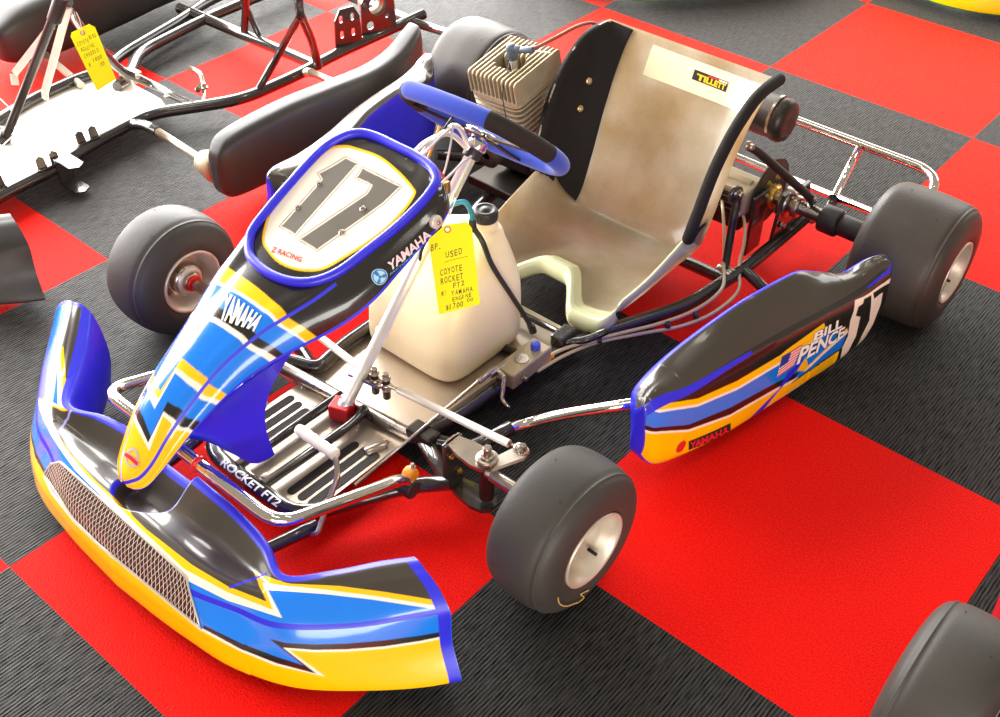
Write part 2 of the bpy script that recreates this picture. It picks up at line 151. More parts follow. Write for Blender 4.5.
BUMP = [('blue',[(0,0.62),(0.0693,0.5872),(0.0834,0.5894),(0.0971,0.5894),(0.1126,0.6197),(0.1289,0.6463),(0.1454,0.6736),(0.1632,0.6975),(0.1828,0.6957),(0.1699,0.5259),(0.1504,0.4059),(0.1504,0.4059),(0.1669,0.4269),(0.1869,0.4646),(0.2179,0.4924),(0.2499,0.4915),(0.2754,0.5025),(0.3017,0.5096),(0.3343,0.5121),(0.3636,0.5087),(0.3849,0.5115),(0.4043,0.5112),(0.4223,0.5094),(0.443,0.5045),(0.463,0.4996),(0.4828,0.4952),(0.5012,0.4943),(0.5189,0.4899),(0.5361,0.4859),(0.5528,0.4819),(0.5693,0.4774),(0.5857,0.4719),(0.6021,0.465),(0.6184,0.4556),(0.6347,0.4429),(0.6514,0.4436),(0.6685,0.4422),(0.6855,0.4386),(0.7021,0.4333),(0.7181,0.4269),(0.7351,0.43),(0.7526,0.4366),(0.77,0.444),(0.7859,0.4485),(0.8001,0.4468),(0.8127,0.4395),(0.8068,0.4871),(0.8002,0.5378),(0.7898,0.6168),(0.8053,0.6385),(0.8197,0.6434),(0.8327,0.637),(0.8446,0.6259),(0.8558,0.6133),(0.8666,0.6008),(0.8772,0.5847),(0.8875,0.5704),(0.8974,0.5562),(0.9066,0.5416),(0.9155,0.5272),(0.9241,0.5112),(0.9329,0.4949),(0.9422,0.4785),(0.9522,0.4623),(0.9629,0.4453),(0.9741,0.4265),(0.9855,0.4059),(1,0.4059),(1,0.4),(0,0.4)]),('cream',[(0.1504,0.4059),(0.1699,0.5259),(0.1828,0.6957),(0.1632,0.6975),(0.1454,0.6736),(0.1289,0.6463),(0.1126,0.6197),(0.0971,0.5894),(0.0914,0.6362),(0.1053,0.6684),(0.1201,0.6944),(0.1351,0.7305),(0.1502,0.7848),(0.1695,0.8117),(0.1955,0.7841),(0.1822,0.6231),(0.1678,0.4908),(0.1844,0.5132),(0.2025,0.5244),(0.2294,0.54),(0.2571,0.5395),(0.2851,0.5375),(0.3132,0.5442),(0.3412,0.5442),(0.3665,0.5413),(0.3888,0.5367),(0.4078,0.536),(0.4257,0.534),(0.4429,0.5314),(0.4591,0.5297),(0.476,0.5244),(0.4924,0.5207),(0.5088,0.5163),(0.5246,0.511),(0.5415,0.5084),(0.5581,0.5057),(0.5746,0.5026),(0.591,0.4985),(0.6076,0.4931),(0.6243,0.4854),(0.6428,0.4879),(0.6623,0.4887),(0.6822,0.4872),(0.7015,0.4833),(0.7195,0.4771),(0.7368,0.4769),(0.754,0.4789),(0.7709,0.4806),(0.7863,0.4812),(0.8004,0.4752),(0.7956,0.5226),(0.7883,0.5882),(0.7726,0.672),(0.7941,0.7096),(0.8151,0.7324),(0.8306,0.7227),(0.8436,0.6996),(0.856,0.6752),(0.8678,0.6511),(0.8785,0.6274),(0.889,0.6079),(0.8989,0.5891),(0.9081,0.5705),(0.917,0.5526),(0.9256,0.5339),(0.9344,0.5163),(0.9436,0.4993),(0.9537,0.4831),(0.9646,0.4666),(0.9759,0.449),(0.9873,0.4296),(0.9855,0.4059),(0.9741,0.4265),(0.9629,0.4453),(0.9522,0.4623),(0.9422,0.4785),(0.9329,0.4949),(0.9241,0.5112),(0.9155,0.5272),(0.9066,0.5416),(0.8974,0.5562),(0.8875,0.5704),(0.8772,0.5847),(0.8666,0.6008),(0.8558,0.6133),(0.8446,0.6259),(0.8327,0.637),(0.8197,0.6434),(0.8053,0.6385),(0.7898,0.6168),(0.8002,0.5378),(0.8068,0.4871),(0.8127,0.4395),(0.8001,0.4468),(0.7859,0.4485),(0.77,0.444),(0.7526,0.4366),(0.7351,0.43),(0.7181,0.4269),(0.7021,0.4333),(0.6855,0.4386),(0.6685,0.4422),(0.6514,0.4436),(0.6347,0.4429),(0.6184,0.4556),(0.6021,0.465),(0.5857,0.4719),(0.5693,0.4774),(0.5528,0.4819),(0.5361,0.4859),(0.5189,0.4899),(0.5012,0.4943),(0.4828,0.4952),(0.463,0.4996),(0.443,0.5045),(0.4223,0.5094),(0.4043,0.5112),(0.3849,0.5115),(0.3636,0.5087),(0.3343,0.5121),(0.3017,0.5096),(0.2754,0.5025),(0.2499,0.4915),(0.2179,0.4924),(0.1869,0.4646),(0.1669,0.4269)]),('yellow',[(0.1678,0.4908),(0.1822,0.6231),(0.1955,0.7841),(0.1695,0.8117),(0.1502,0.7848),(0.1351,0.7305),(0.1201,0.6944),(0.1053,0.6684),(0.0914,0.6362),(0.0848,0.6766),(0.1004,0.7114),(0.1173,0.7516),(0.1341,0.7956),(0.1554,0.8117),(0.1922,0.8117),(0.2089,0.8117),(0.2053,0.7747),(0.1899,0.6704),(0.1796,0.5439),(0.2074,0.564),(0.2394,0.547),(0.2647,0.5521),(0.2907,0.5548),(0.3185,0.5509),(0.3439,0.5533),(0.3672,0.5532),(0.388,0.5515),(0.4072,0.5477),(0.4276,0.546),(0.4464,0.5448),(0.4521,0.5634),(0.4599,0.5742),(0.5007,0.5344),(0.5178,0.53),(0.5343,0.526),(0.5507,0.5274),(0.5671,0.5287),(0.5835,0.5295),(0.6003,0.5295),(0.6175,0.5281),(0.6353,0.5245),(0.6563,0.5255),(0.6782,0.5246),(0.6998,0.5204),(0.7196,0.5124),(0.7386,0.5132),(0.757,0.5153),(0.7746,0.5158),(0.7907,0.5141),(0.7813,0.5829),(0.7616,0.6612),(0.7378,0.7032),(0.7614,0.7188),(0.7882,0.7553),(0.8124,0.7906),(0.8285,0.7699),(0.8419,0.7531),(0.8533,0.728),(0.8646,0.7084),(0.8761,0.6898),(0.8876,0.6727),(0.8972,0.6493),(0.9061,0.626),(0.9146,0.6039),(0.9229,0.5833),(0.9312,0.564),(0.9409,0.5417),(0.9515,0.522),(0.9632,0.5041),(0.9755,0.4863),(0.9879,0.4676),(0.9873,0.4296),(0.9759,0.449),(0.9646,0.4666),(0.9537,0.4831),(0.9436,0.4993),(0.9344,0.5163),(0.9256,0.5339),(0.917,0.5526),(0.9081,0.5705),(0.8989,0.5891),(0.889,0.6079),(0.8785,0.6274),(0.8678,0.6511),(0.856,0.6752),(0.8436,0.6996),(0.8306,0.7227),(0.8151,0.7324),(0.7941,0.7096),(0.7726,0.672),(0.7883,0.5882),(0.7956,0.5226),(0.8004,0.4752),(0.7863,0.4812),(0.7709,0.4806),(0.754,0.4789),(0.7368,0.4769),(0.7195,0.4771),(0.7015,0.4833),(0.6822,0.4872),(0.6623,0.4887),(0.6428,0.4879),(0.6243,0.4854),(0.6076,0.4931),(0.591,0.4985),(0.5746,0.5026),(0.5581,0.5057),(0.5415,0.5084),(0.5246,0.511),(0.5088,0.5163),(0.4924,0.5207),(0.476,0.5244),(0.4591,0.5297),(0.4429,0.5314),(0.4257,0.534),(0.4078,0.536),(0.3888,0.5367),(0.3665,0.5413),(0.3412,0.5442),(0.3132,0.5442),(0.2851,0.5375),(0.2571,0.5395),(0.2294,0.54),(0.2025,0.5244),(0.1844,0.5132)]),('black',[(0.6804,0.2672),(0.6965,0.2675),(0.7121,0.2662),(0.7268,0.2634),(0.7406,0.2592),(0.7534,0.256),(0.7663,0.2534),(0.7784,0.249),(0.7896,0.2426),(0.8004,0.2358),(0.8105,0.2269),(0.8201,0.2159),(0.813,0.2424),(0.8061,0.2656),(0.7987,0.287),(0.7896,0.3065),(0.8012,0.3053),(0.8113,0.3013),(0.8229,0.3015),(0.8333,0.3),(0.843,0.2973),(0.8545,0.2968),(0.8657,0.2952),(0.8769,0.2928),(0.8863,0.2923),(0.8958,0.291),(0.9051,0.2888),(0.9144,0.2858),(0.924,0.284),(0.934,0.2818),(0.9445,0.2795),(0.9558,0.2769),(0.9675,0.2753),(0.9798,0.2731),(0.9922,0.2706),(1,0.2706),(1,0.2512),(0.9904,0.2512),(0.9782,0.2534),(0.9662,0.2553),(0.9548,0.2566),(0.9432,0.2588),(0.9324,0.2608),(0.922,0.2624),(0.9119,0.2637),(0.9023,0.2667),(0.8926,0.269),(0.883,0.2704),(0.8735,0.2713),(0.8623,0.274),(0.8511,0.2759),(0.8396,0.2767),(0.829,0.2801),(0.8175,0.2819),(0.8045,0.2815),(0.8113,0.2596),(0.8178,0.2358),(0.8249,0.2093),(0.8328,0.1866),(0.8222,0.1949),(0.8111,0.2023),(0.7994,0.2085),(0.787,0.2131),(0.776,0.2213),(0.7645,0.2278),(0.7523,0.2323),(0.7399,0.2366),(0.7263,0.2442),(0.7115,0.2493),(0.6957,0.2522),(0.6791,0.2532)]),('cream',[(1,0.2512),(0.9904,0.2512),(0.9782,0.2534),(0.9662,0.2553),(0.9548,0.2566),(0.9432,0.2588),(0.9324,0.2608),(0.922,0.2624),(0.9119,0.2637),(0.9023,0.2667),(0.8926,0.269),(0.883,0.2704),(0.8735,0.2713),(0.8623,0.274),(0.8511,0.2759),(0.8396,0.2767),(0.829,0.2801),(0.8175,0.2819),(0.8045,0.2815),(0.8113,0.2596),(0.8178,0.2358),(0.8249,0.2093),(0.8328,0.1866),(0.8222,0.1949),(0.8111,0.2023),(0.7994,0.2085),(0.787,0.2131),(0.776,0.2213),(0.7645,0.2278),(0.7523,0.2323),(0.7399,0.2366),(0.7263,0.2442),(0.7115,0.2493),(0.6957,0.2522),(0.6791,0.2532),(0.6762,0.2401),(0.6935,0.2407),(0.71,0.2386),(0.7253,0.2337),(0.7393,0.2252),(0.7517,0.2211),(0.7638,0.2161),(0.7754,0.2099),(0.7864,0.2027),(0.7984,0.2005),(0.8099,0.1966),(0.8208,0.1914),(0.8311,0.1851),(0.841,0.1782),(0.8326,0.2004),(0.8247,0.2263),(0.8177,0.2518),(0.8108,0.2747),(0.8207,0.2737),(0.8297,0.2715),(0.8382,0.2683),(0.8498,0.2675),(0.861,0.2657),(0.8723,0.2631),(0.8817,0.2622),(0.8915,0.2608),(0.9012,0.2586),(0.911,0.2557),(0.9212,0.2545),(0.9317,0.2528),(0.9427,0.2508),(0.9543,0.2486),(0.9658,0.2472),(0.9779,0.2453),(0.9901,0.2431),(1,0.2431)]),('yellow',[(1,0.2431),(0.9901,0.2431),(0.9779,0.2453),(0.9658,0.2472),(0.9543,0.2486),(0.9427,0.2508),(0.9317,0.2528),(0.9212,0.2545),(0.911,0.2557),(0.9012,0.2586),(0.8915,0.2608),(0.8817,0.2622),(0.8723,0.2631),(0.861,0.2657),(0.8498,0.2675),(0.8382,0.2683),(0.8297,0.2715),(0.8207,0.2737),(0.8108,0.2747),(0.8177,0.2518),(0.8247,0.2263),(0.8326,0.2004),(0.841,0.1782),(0.8311,0.1851),(0.8208,0.1914),(0.8099,0.1966),(0.7984,0.2005),(0.7864,0.2027),(0.7754,0.2099),(0.7638,0.2161),(0.7517,0.2211),(0.7393,0.2252),(0.7253,0.2337),(0.71,0.2386),(0.6935,0.2407),(0.6762,0.2401),(0.6759,0.2508),(0.6613,0.2591),(0.6463,0.267),(0.6315,0.2748),(0.6164,0.2821),(0.6013,0.2878),(0.5862,0.2924),(0.5711,0.2961),(0.5557,0.2988),(0.5403,0.3013),(0.5247,0.3039),(0.5091,0.3072),(0.4919,0.3054),(0.4732,0.2967),(0.4581,0.2951),(0.4428,0.2935),(0.4272,0.2915),(0.4107,0.2886),(0.3952,0.2919),(0.378,0.2928),(0.3584,0.2903),(0.3374,0.2858),(0.3163,0.2885),(0.2936,0.2879),(0.2672,0.282),(0.2404,0.2694),(0.2181,0.2776),(0.1933,0.2671),(0,0.2671),(0,0.09),(1,0.09)]),('black',[(0,0.2762),(0.1831,0.2762),(0.2104,0.2978),(0.2344,0.2882),(0.262,0.2962),(0.2899,0.3013),(0.3152,0.3038),(0.3391,0.3033),(0.3374,0.2858),(0.3163,0.2885),(0.2936,0.2879),(0.2672,0.282),(0.2404,0.2694),(0.2181,0.2776),(0.1933,0.2671),(0,0.2671)]),('cream',[(0.2939,0.2875),(0.3164,0.2882),(0.3374,0.2858),(0.3584,0.2903),(0.378,0.2928),(0.3952,0.2919),(0.4107,0.2886),(0.4272,0.2915),(0.4428,0.2935),(0.4581,0.2951),(0.4732,0.2967),(0.4919,0.3054),(0.5091,0.3072),(0.5247,0.3039),(0.5403,0.3013),(0.5557,0.2988),(0.5711,0.2961),(0.5862,0.2921),(0.6013,0.2872),(0.6165,0.2812),(0.6316,0.2736),(0.6464,0.2656),(0.6614,0.2574),(0.676,0.2488),(0.6762,0.2377),(0.6616,0.2463),(0.6466,0.2541),(0.6317,0.2618),(0.6165,0.2689),(0.6012,0.2745),(0.5859,0.2787),(0.5704,0.282),(0.555,0.2844),(0.5394,0.2865),(0.5237,0.2889),(0.508,0.292),(0.4904,0.289),(0.4715,0.2804),(0.4557,0.2783),(0.4396,0.2763),(0.4231,0.2737),(0.4056,0.2699),(0.3896,0.2726),(0.3717,0.2724),(0.3523,0.2698),(0.3315,0.2658),(0.3117,0.2736),(0.2895,0.2766)]),('purple',[(0,0.365),(1,0.365),(1,0.408),(0,0.408)]),('purple',[(0,0),(1,0),(1,0.105),(0,0.105)]),('purple',[(0,0.795),(1,0.795),(1,1),(0,1)]),('purple',[(0.982,0),(1,0),(1,1),(0.982,1)]),('purple',[(0,0),(0.008,0),(0.008,1),(0,1)]),('purple',[(0.7226,0.5001),(0.7328,0.5264),(0.7412,0.557),(0.7468,0.5941),(0.7507,0.6341),(0.7553,0.673),(0.763,0.7105),(0.775,0.7501),(0.7712,0.7551),(0.7589,0.7171),(0.7506,0.6823),(0.7457,0.6461),(0.7423,0.6077),(0.7378,0.5701),(0.7306,0.5379),(0.7209,0.5105)]),('lavender',[(0.2496,0.5727),(0.2348,0.6235),(0.2227,0.6849),(0.2181,0.7512),(0.2135,0.8117),(0.2089,0.8117),(0.2143,0.7483),(0.2194,0.6785),(0.2315,0.6162),(0.2458,0.5648)]),('grille_dark',[(0.2914,0.291),(0.2933,0.3561),(0.3192,0.4626),(0.3482,0.4822),(0.3729,0.4923),(0.3943,0.4971),(0.414,0.4987),(0.4324,0.4989),(0.4502,0.4983),(0.4677,0.4977),(0.4852,0.4973),(0.5029,0.4969),(0.52,0.4937),(0.5366,0.4909),(0.5529,0.4881),(0.569,0.485),(0.5851,0.4811),(0.6011,0.4758),(0.6172,0.4687),(0.6334,0.4586),(0.6435,0.3982),(0.6512,0.3475),(0.66,0.3129),(0.6684,0.2838),(0.6757,0.2548),(0.661,0.2625),(0.6461,0.2699),(0.6312,0.2772),(0.6162,0.2838),(0.6012,0.289),(0.5861,0.293),(0.5711,0.2961),(0.5557,0.2992),(0.5402,0.302),(0.5247,0.3051),(0.509,0.3088),(0.4918,0.3072),(0.4731,0.299),(0.458,0.2978),(0.4427,0.2968),(0.427,0.2953),(0.4105,0.2928),(0.3926,0.3011),(0.3721,0.3055),(0.3481,0.3047),(0.3203,0.2993)])]
POD = [('yellow',[(0.0,0.2427),(0.0034,0.2369),(0.0784,0.2487),(0.1438,0.2477),(0.1851,0.236),(0.2175,0.2222),(0.2457,0.2066),(0.2749,0.2005),(0.301,0.1925),(0.3252,0.1836),(0.3489,0.174),(0.3692,0.1735),(0.3901,0.1719),(0.4112,0.1695),(0.4326,0.1666),(0.454,0.164),(0.4728,0.1607),(0.4914,0.1571),(0.5104,0.1533),(0.5104,0.1533),(0.5321,0.1553),(0.5536,0.1613),(0.5827,0.1599),(0.612,0.162),(0.6406,0.1663),(0.6406,0.075),(0.0,0.075)]),('yellow',[(0.0223,0.4268),(0.0529,0.431),(0.1131,0.4193),(0.1581,0.3919),(0.2011,0.3799),(0.2369,0.3681),(0.2685,0.3507),(0.2943,0.3441),(0.318,0.3363),(0.3407,0.3284),(0.363,0.321),(0.3824,0.3208),(0.4014,0.3204),(0.4202,0.3203),(0.4391,0.3205),(0.4585,0.3213),(0.4736,0.3297),(0.4903,0.3354),(0.5075,0.3413),(0.5256,0.3473),(0.545,0.3538),(0.5669,0.3602),(0.5758,0.3138),(0.5495,0.307),(0.5274,0.299),(0.5066,0.2921),(0.4833,0.2908),(0.4604,0.2896),(0.4407,0.2891),(0.4214,0.2893),(0.4022,0.2897),(0.3829,0.2902),(0.3633,0.2904),(0.3408,0.2989),(0.318,0.3076),(0.2942,0.3161),(0.2682,0.3235),(0.2395,0.3398),(0.2074,0.3518),(0.1701,0.3621),(0.1212,0.3754),(0.0407,0.419),(0.0084,0.4268)]),('cream',[(0.0084,0.4268),(0.0407,0.419),(0.1212,0.3754),(0.1701,0.3621),(0.2074,0.3518),(0.2395,0.3398),(0.2682,0.3235),(0.2942,0.3161),(0.318,0.3076),(0.3408,0.2989),(0.3633,0.2904),(0.3829,0.2902),(0.4022,0.2897),(0.4214,0.2893),(0.4407,0.2891),(0.4604,0.2896),(0.4833,0.2908),(0.5066,0.2921),(0.5274,0.299),(0.5495,0.307),(0.5758,0.3138),(0.5843,0.2972),(0.556,0.2918),(0.5322,0.2848),(0.5101,0.279),(0.4855,0.2781),(0.4613,0.2773),(0.4415,0.2771),(0.422,0.2775),(0.4027,0.2781),(0.3833,0.2788),(0.3635,0.2791),(0.341,0.2874),(0.3182,0.2959),(0.2944,0.3041),(0.2684,0.3112),(0.2395,0.3274),(0.2071,0.3396),(0.1693,0.3497),(0.119,0.3622),(0.0349,0.4079),(0.0028,0.4268)]),('blue',[(0.0028,0.4268),(0.0349,0.4079),(0.119,0.3622),(0.1693,0.3497),(0.2071,0.3396),(0.2395,0.3274),(0.2684,0.3112),(0.2944,0.3041),(0.3182,0.2959),(0.341,0.2874),(0.3635,0.2791),(0.3833,0.2788),(0.4027,0.2781),(0.422,0.2775),(0.4415,0.2771),(0.4613,0.2773),(0.4855,0.2781),(0.5101,0.279),(0.5322,0.2848),(0.556,0.2918),(0.5843,0.2972),(0.6646,0.236),(0.6468,0.1748),(0.5025,0.158),(0.5164,0.1861),(0.5164,0.1861),(0.4964,0.191),(0.4771,0.1956),(0.4578,0.2),(0.4353,0.2031),(0.4131,0.2066),(0.3911,0.2099),(0.3693,0.2126),(0.3476,0.2146),(0.324,0.2226),(0.2997,0.2304),(0.2733,0.2373),(0.2439,0.2418),(0.2148,0.258),(0.1815,0.2708),(0.1391,0.2818),(0.073,0.2857),(0.0105,0.3018),(0.0,0.3389)]),('cream',[(0.0,0.2887),(0.0071,0.2601),(0.0761,0.262),(0.1421,0.2596),(0.1839,0.2477),(0.2168,0.2331),(0.2451,0.2171),(0.2744,0.2107),(0.3006,0.2025),(0.3249,0.1935),(0.3485,0.1838),(0.3693,0.1832),(0.3905,0.1816),(0.4119,0.1791),(0.4336,0.1764),(0.4554,0.174),(0.4749,0.1704),(0.4943,0.1666),(0.5142,0.1626),(0.5104,0.1533),(0.4914,0.1571),(0.4728,0.1607),(0.454,0.164),(0.4326,0.1666),(0.4112,0.1695),(0.3901,0.1719),(0.3692,0.1735),(0.3489,0.174),(0.3252,0.1836),(0.301,0.1925),(0.2749,0.2005),(0.2457,0.2066),(0.2175,0.2222),(0.1851,0.236),(0.1438,0.2477),(0.0784,0.2487),(0.0034,0.2369),(0.0,0.2427)]),('black',[(0.5039,0.1564),(0.5235,0.1593),(0.5441,0.1629),(0.5657,0.1686),(0.5936,0.1687),(0.6214,0.1714),(0.6486,0.1756),(0.6458,0.1689),(0.6183,0.164),(0.5898,0.1612),(0.5612,0.1616),(0.5401,0.1546),(0.5188,0.1516),(0.4989,0.1486)]),('cream',[(0.39,0.0753),(0.4009,0.0928),(0.4228,0.0925),(0.4444,0.0921),(0.4658,0.0937),(0.4864,0.0954),(0.5072,0.0964),(0.5291,0.0974),(0.5265,0.0795),(0.507,0.0753),(0.4875,0.0753),(0.468,0.0795),(0.4485,0.0753),(0.429,0.0753),(0.4095,0.0753)]),('purple',[(0.3983,0.0753),(0.4098,0.0973),(0.4238,0.119),(0.4387,0.1347),(0.4538,0.1487),(0.4687,0.1619),(0.4765,0.1891),(0.4847,0.2159),(0.5038,0.2276),(0.5236,0.2402),(0.5155,0.2192),(0.5076,0.1996),(0.4926,0.1821),(0.4779,0.1644),(0.4636,0.1437),(0.4498,0.1187),(0.4401,0.0795),(0.4178,0.0795)]),('yellow',[(0.5081,0.1949),(0.5171,0.2152),(0.5264,0.237),(0.5371,0.1864),(0.5571,0.2009),(0.5802,0.2146),(0.6048,0.2299),(0.6308,0.2457),(0.6565,0.2617),(0.6646,0.236),(0.6404,0.2247),(0.6163,0.2136),(0.5934,0.202),(0.571,0.1917),(0.5508,0.181),(0.5341,0.1676)]),('cream',[(0.5328,0.1777),(0.5494,0.1907),(0.5689,0.2019),(0.59,0.2137),(0.6121,0.2264),(0.6352,0.2392),(0.6581,0.2525),(0.6655,0.2301),(0.6397,0.2205),(0.6144,0.2106),(0.5903,0.2),(0.5669,0.1908),(0.546,0.1812),(0.5287,0.1689)]),('cream',[(0.676,0.3853),(0.7129,0.3736),(0.7614,0.3694),(0.8371,0.3552),(0.9721,0.3598),(0.9861,0.41),(0.9721,0.364),(0.961,0.2971),(0.9861,0.2134),(0.9777,0.1674),(0.9526,0.1423),(0.9164,0.1297),(0.8663,0.113),(0.8162,0.1046),(0.8106,0.1004),(0.8607,0.1088),(0.9025,0.1255),(0.9499,0.1423),(0.9777,0.1715),(0.9861,0.2301),(0.9554,0.3264),(0.8214,0.3412),(0.7559,0.357),(0.7695,0.3168),(0.8511,0.3036),(0.8719,0.2323),(0.8496,0.1946),(0.834,0.1572),(0.8002,0.1378),(0.7855,0.0962),(0.7409,0.0921),(0.727,0.0921),(0.7416,0.1574),(0.7583,0.1828),(0.7785,0.2059),(0.7656,0.2576),(0.7533,0.311),(0.7464,0.354),(0.7105,0.3613),(0.7073,0.3404),(0.688,0.3395),(0.6827,0.2989),(0.7073,0.2732),(0.7081,0.2239),(0.7059,0.1824),(0.6925,0.1542),(0.6853,0.114),(0.6741,0.0795),(0.663,0.0795),(0.654,0.1357),(0.6529,0.1744),(0.6682,0.2112),(0.6664,0.2516),(0.664,0.2933),(0.6714,0.3337)]),('purple',[(0.7281,0.4125),(0.7684,0.4125),(0.8197,0.4098),(0.9069,0.4197),(0.9916,0.4728),(0.9889,0.431),(0.9179,0.3928),(0.8257,0.389),(0.7725,0.3976),(0.7329,0.4028)]),('purple',[(0,0),(0.016,0),(0.016,1),(0,1)]),('purple',[(0.0241,0.375),(0.4012,0.4),(0.4012,0.42),(0.0241,0.45)]),('purple',[(0,0.705),(1,0.705),(1,1),(0,1)]),('purple',[(0,0),(1,0),(1,0.075),(0,0.075)]),('purple',[(0.975,0.2),(1,0.2),(1,0.8),(0.975,0.8)])]
ANC_POD = {'bill':[(0.5372,0.3014),(0.6332,0.2869),(0.6318,0.3375),(0.5405,0.3376)],'pence':[(0.5019,0.2275),(0.6458,0.2276),(0.6453,0.2818),(0.5088,0.3034)],'flag':[(0.4576,0.223),(0.4961,0.2341),(0.5105,0.3162),(0.4618,0.3104)],'yam':[(0.2552,0.1059),(0.3593,0.0753),(0.3528,0.1442),(0.249,0.1609)],'oval':[(0.2255,0.1521)]}
import bpy, bmesh
from mathutils import Vector, Matrix
random.seed(4)
scene = bpy.context.scene
COL = scene.collection
# ---------------------------------------------------------------- materials
def lin(c):
    if isinstance(c, str):
        c = [int(c[i:i+2], 16)/255 for i in (1, 3, 5)]
    return tuple(x/12.92 if x <= .04045 else ((x+.055)/1.055)**2.4 for x in c)+(1,)
def pm(name, col, rough=.4, metal=0.0, coat=0.0, spec=.5, noise=0.0, nscale=40, bump=0.0, bscale=300, trans=0.0, sss=0.0, sheen=0.0):
    m = bpy.data.materials.new(name); m.use_nodes = True
    nt = m.node_tree; b = nt.nodes['Principled BSDF']; L = nt.links
    c = lin(col)
    b.inputs['Base Color'].default_value = c; b.inputs['Roughness'].default_value = rough; b.inputs['Metallic'].default_value = metal
    b.inputs['Coat Weight'].default_value = coat; b.inputs['Coat Roughness'].default_value = .05; b.inputs['Specular IOR Level'].default_value = spec
    b.inputs['Transmission Weight'].default_value = trans; b.inputs['Sheen Weight'].default_value = sheen
    tc = nt.nodes.new('ShaderNodeTexCoord')
    if noise > 0:
        n = nt.nodes.new('ShaderNodeTexNoise'); n.inputs['Scale'].default_value = nscale; n.inputs['Detail'].default_value = 4
        mx = nt.nodes.new('ShaderNodeMix'); mx.data_type = 'RGBA'
        mx.inputs[6].default_value = tuple(max(0, x*(1-noise)) for x in c[:3])+(1,); mx.inputs[7].default_value = tuple(min(1, x*(1+noise)) for x in c[:3])+(1,)
        L.new(tc.outputs['Object'], n.inputs['Vector']); L.new(n.outputs['Fac'], mx.inputs[0]); L.new(mx.outputs[2], b.inputs['Base Color'])
        mr = nt.nodes.new('ShaderNodeMapRange'); mr.inputs[3].default_value = max(0.02, rough*.8); mr.inputs[4].default_value = min(1, rough*1.25)
        L.new(n.outputs['Fac'], mr.inputs[0]); L.new(mr.outputs[0], b.inputs['Roughness'])
    if bump > 0:
        n2 = nt.nodes.new('ShaderNodeTexNoise'); n2.inputs['Scale'].default_value = bscale; n2.inputs['Detail'].default_value = 3
        bp = nt.nodes.new('ShaderNodeBump'); bp.inputs['Strength'].default_value = bump; bp.inputs['Distance'].default_value = .002
        L.new(tc.outputs['Object'], n2.inputs['Vector']); L.new(n2.outputs['Fac'], bp.inputs['Height']); L.new(bp.outputs[0], b.inputs['Normal'])
    return m
M = {}
M['blue'] = pm('blue_paint', '#0f79e6', .25, coat=.6, noise=.06, nscale=25)
M['yellow'] = pm('yellow_paint', '#ffc400', .28, coat=.5, noise=.04, nscale=25)
M['cream'] = pm('cream_paint', '#fbe9d0', .3, coat=.4, noise=.03)
M['black'] = pm('black_gloss', '#15110f', .22, coat=.8, noise=.5, nscale=18)
M['purple'] = pm('blue_plastic', '#2a26d0', .36, coat=.15, noise=.08, nscale=60)
M['lavender'] = pm('pale_blue_line', '#9f9be8', .4, noise=.05)
M['panel'] = pm('cream_number_panel', '#f4e3cf', .2, coat=.7, noise=.03)
M['numeral'] = pm('grey_numeral', '#6d665f', .22, coat=.7, noise=.25, nscale=12)
M['outline'] = pm('numeral_outline', '#4a3d35', .3, noise=.1)
M['grille_dark'] = pm('grille_backing', '#3a1712', .6, noise=.4, nscale=80)
M['white'] = pm('white_vinyl', '#f6f2ec', .35, noise=.02)
M['red'] = pm('red_vinyl', '#d9202a', .35, noise=.05)
M['flagblue'] = pm('flag_blue', '#2a3a9a', .35, noise=.05)
M['lightblue'] = pm('light_blue_vinyl', '#49b4e6', .35, noise=.05)
M['paleblue'] = pm('pale_blue_vinyl', '#a9d6ee', .35, noise=.05)
M['emblemblue'] = pm('emblem_blue', '#1f6fb4', .35, noise=.05)
M['pink'] = pm('pink_white_vinyl', '#efd0d4', .35, noise=.05)
M['ink'] = pm('black_ink', '#1a1712', .7, noise=.2)
M['brownink'] = pm('brown_ink', '#3f350c', .7, noise=.2)
M['silverline'] = pm('silver_trim', '#cfc6ba', .3, metal=.4, noise=.05)
M['chrome'] = pm('chrome', '#e8e3dc', .09, metal=1, noise=.05, nscale=15)
M['steel'] = pm('brushed_steel', '#b9ada0', .28, metal=1, noise=.15, nscale=30)
M['zinc'] = pm('zinc_cream', '#ddd3c6', .4, metal=.3, noise=.1, nscale=30)
M['alu'] = pm('aluminium', '#cfc2ad', .34, metal=.85, noise=.1, nscale=20)
M['tray'] = pm('tray_aluminium', '#cdbfae', .30, metal=.75, noise=.15, nscale=9)
M['whitetray'] = pm('white_tray', '#f6f1ea', .3, metal=.2, noise=.05, nscale=9)
M['castalu'] = pm('cast_aluminium', '#b8a98c', .55, metal=.55, noise=.2, nscale=35, bump=.2)
M['magnesium'] = pm('wheel_magnesium', '#d6cbb9', .4, metal=.5, noise=.12, nscale=20)
M['satin'] = pm('satin_chrome', '#efe9e2', .3, metal=.55, noise=.06)
M['griptape'] = pm('black_grip_tape', '#2e2926', .8, noise=.3, nscale=200, bump=.4)
M['chalk'] = pm('yellow_chalk', '#c9a052', .9, noise=.3, nscale=300)
M['tube'] = pm('black_tube_paint', '#2b2622', .22, coat=.7, spec=.6, noise=.3, nscale=14)
M['darkmetal'] = pm('dark_metal', '#3a332d', .4, metal=.7, noise=.3, nscale=30)
M['blackplastic'] = pm('black_plastic', '#2a2624', .45, noise=.15, nscale=20)
M['rubber'] = pm('tyre_rubber', '#3a3632', .55, spec=.45, noise=.12, nscale=14, bump=.15, bscale=240)
M['rubberworn'] = pm('worn_tyre_rubber', '#3d352f', .48, spec=.45, noise=.45, nscale=9, bump=.2, bscale=150)
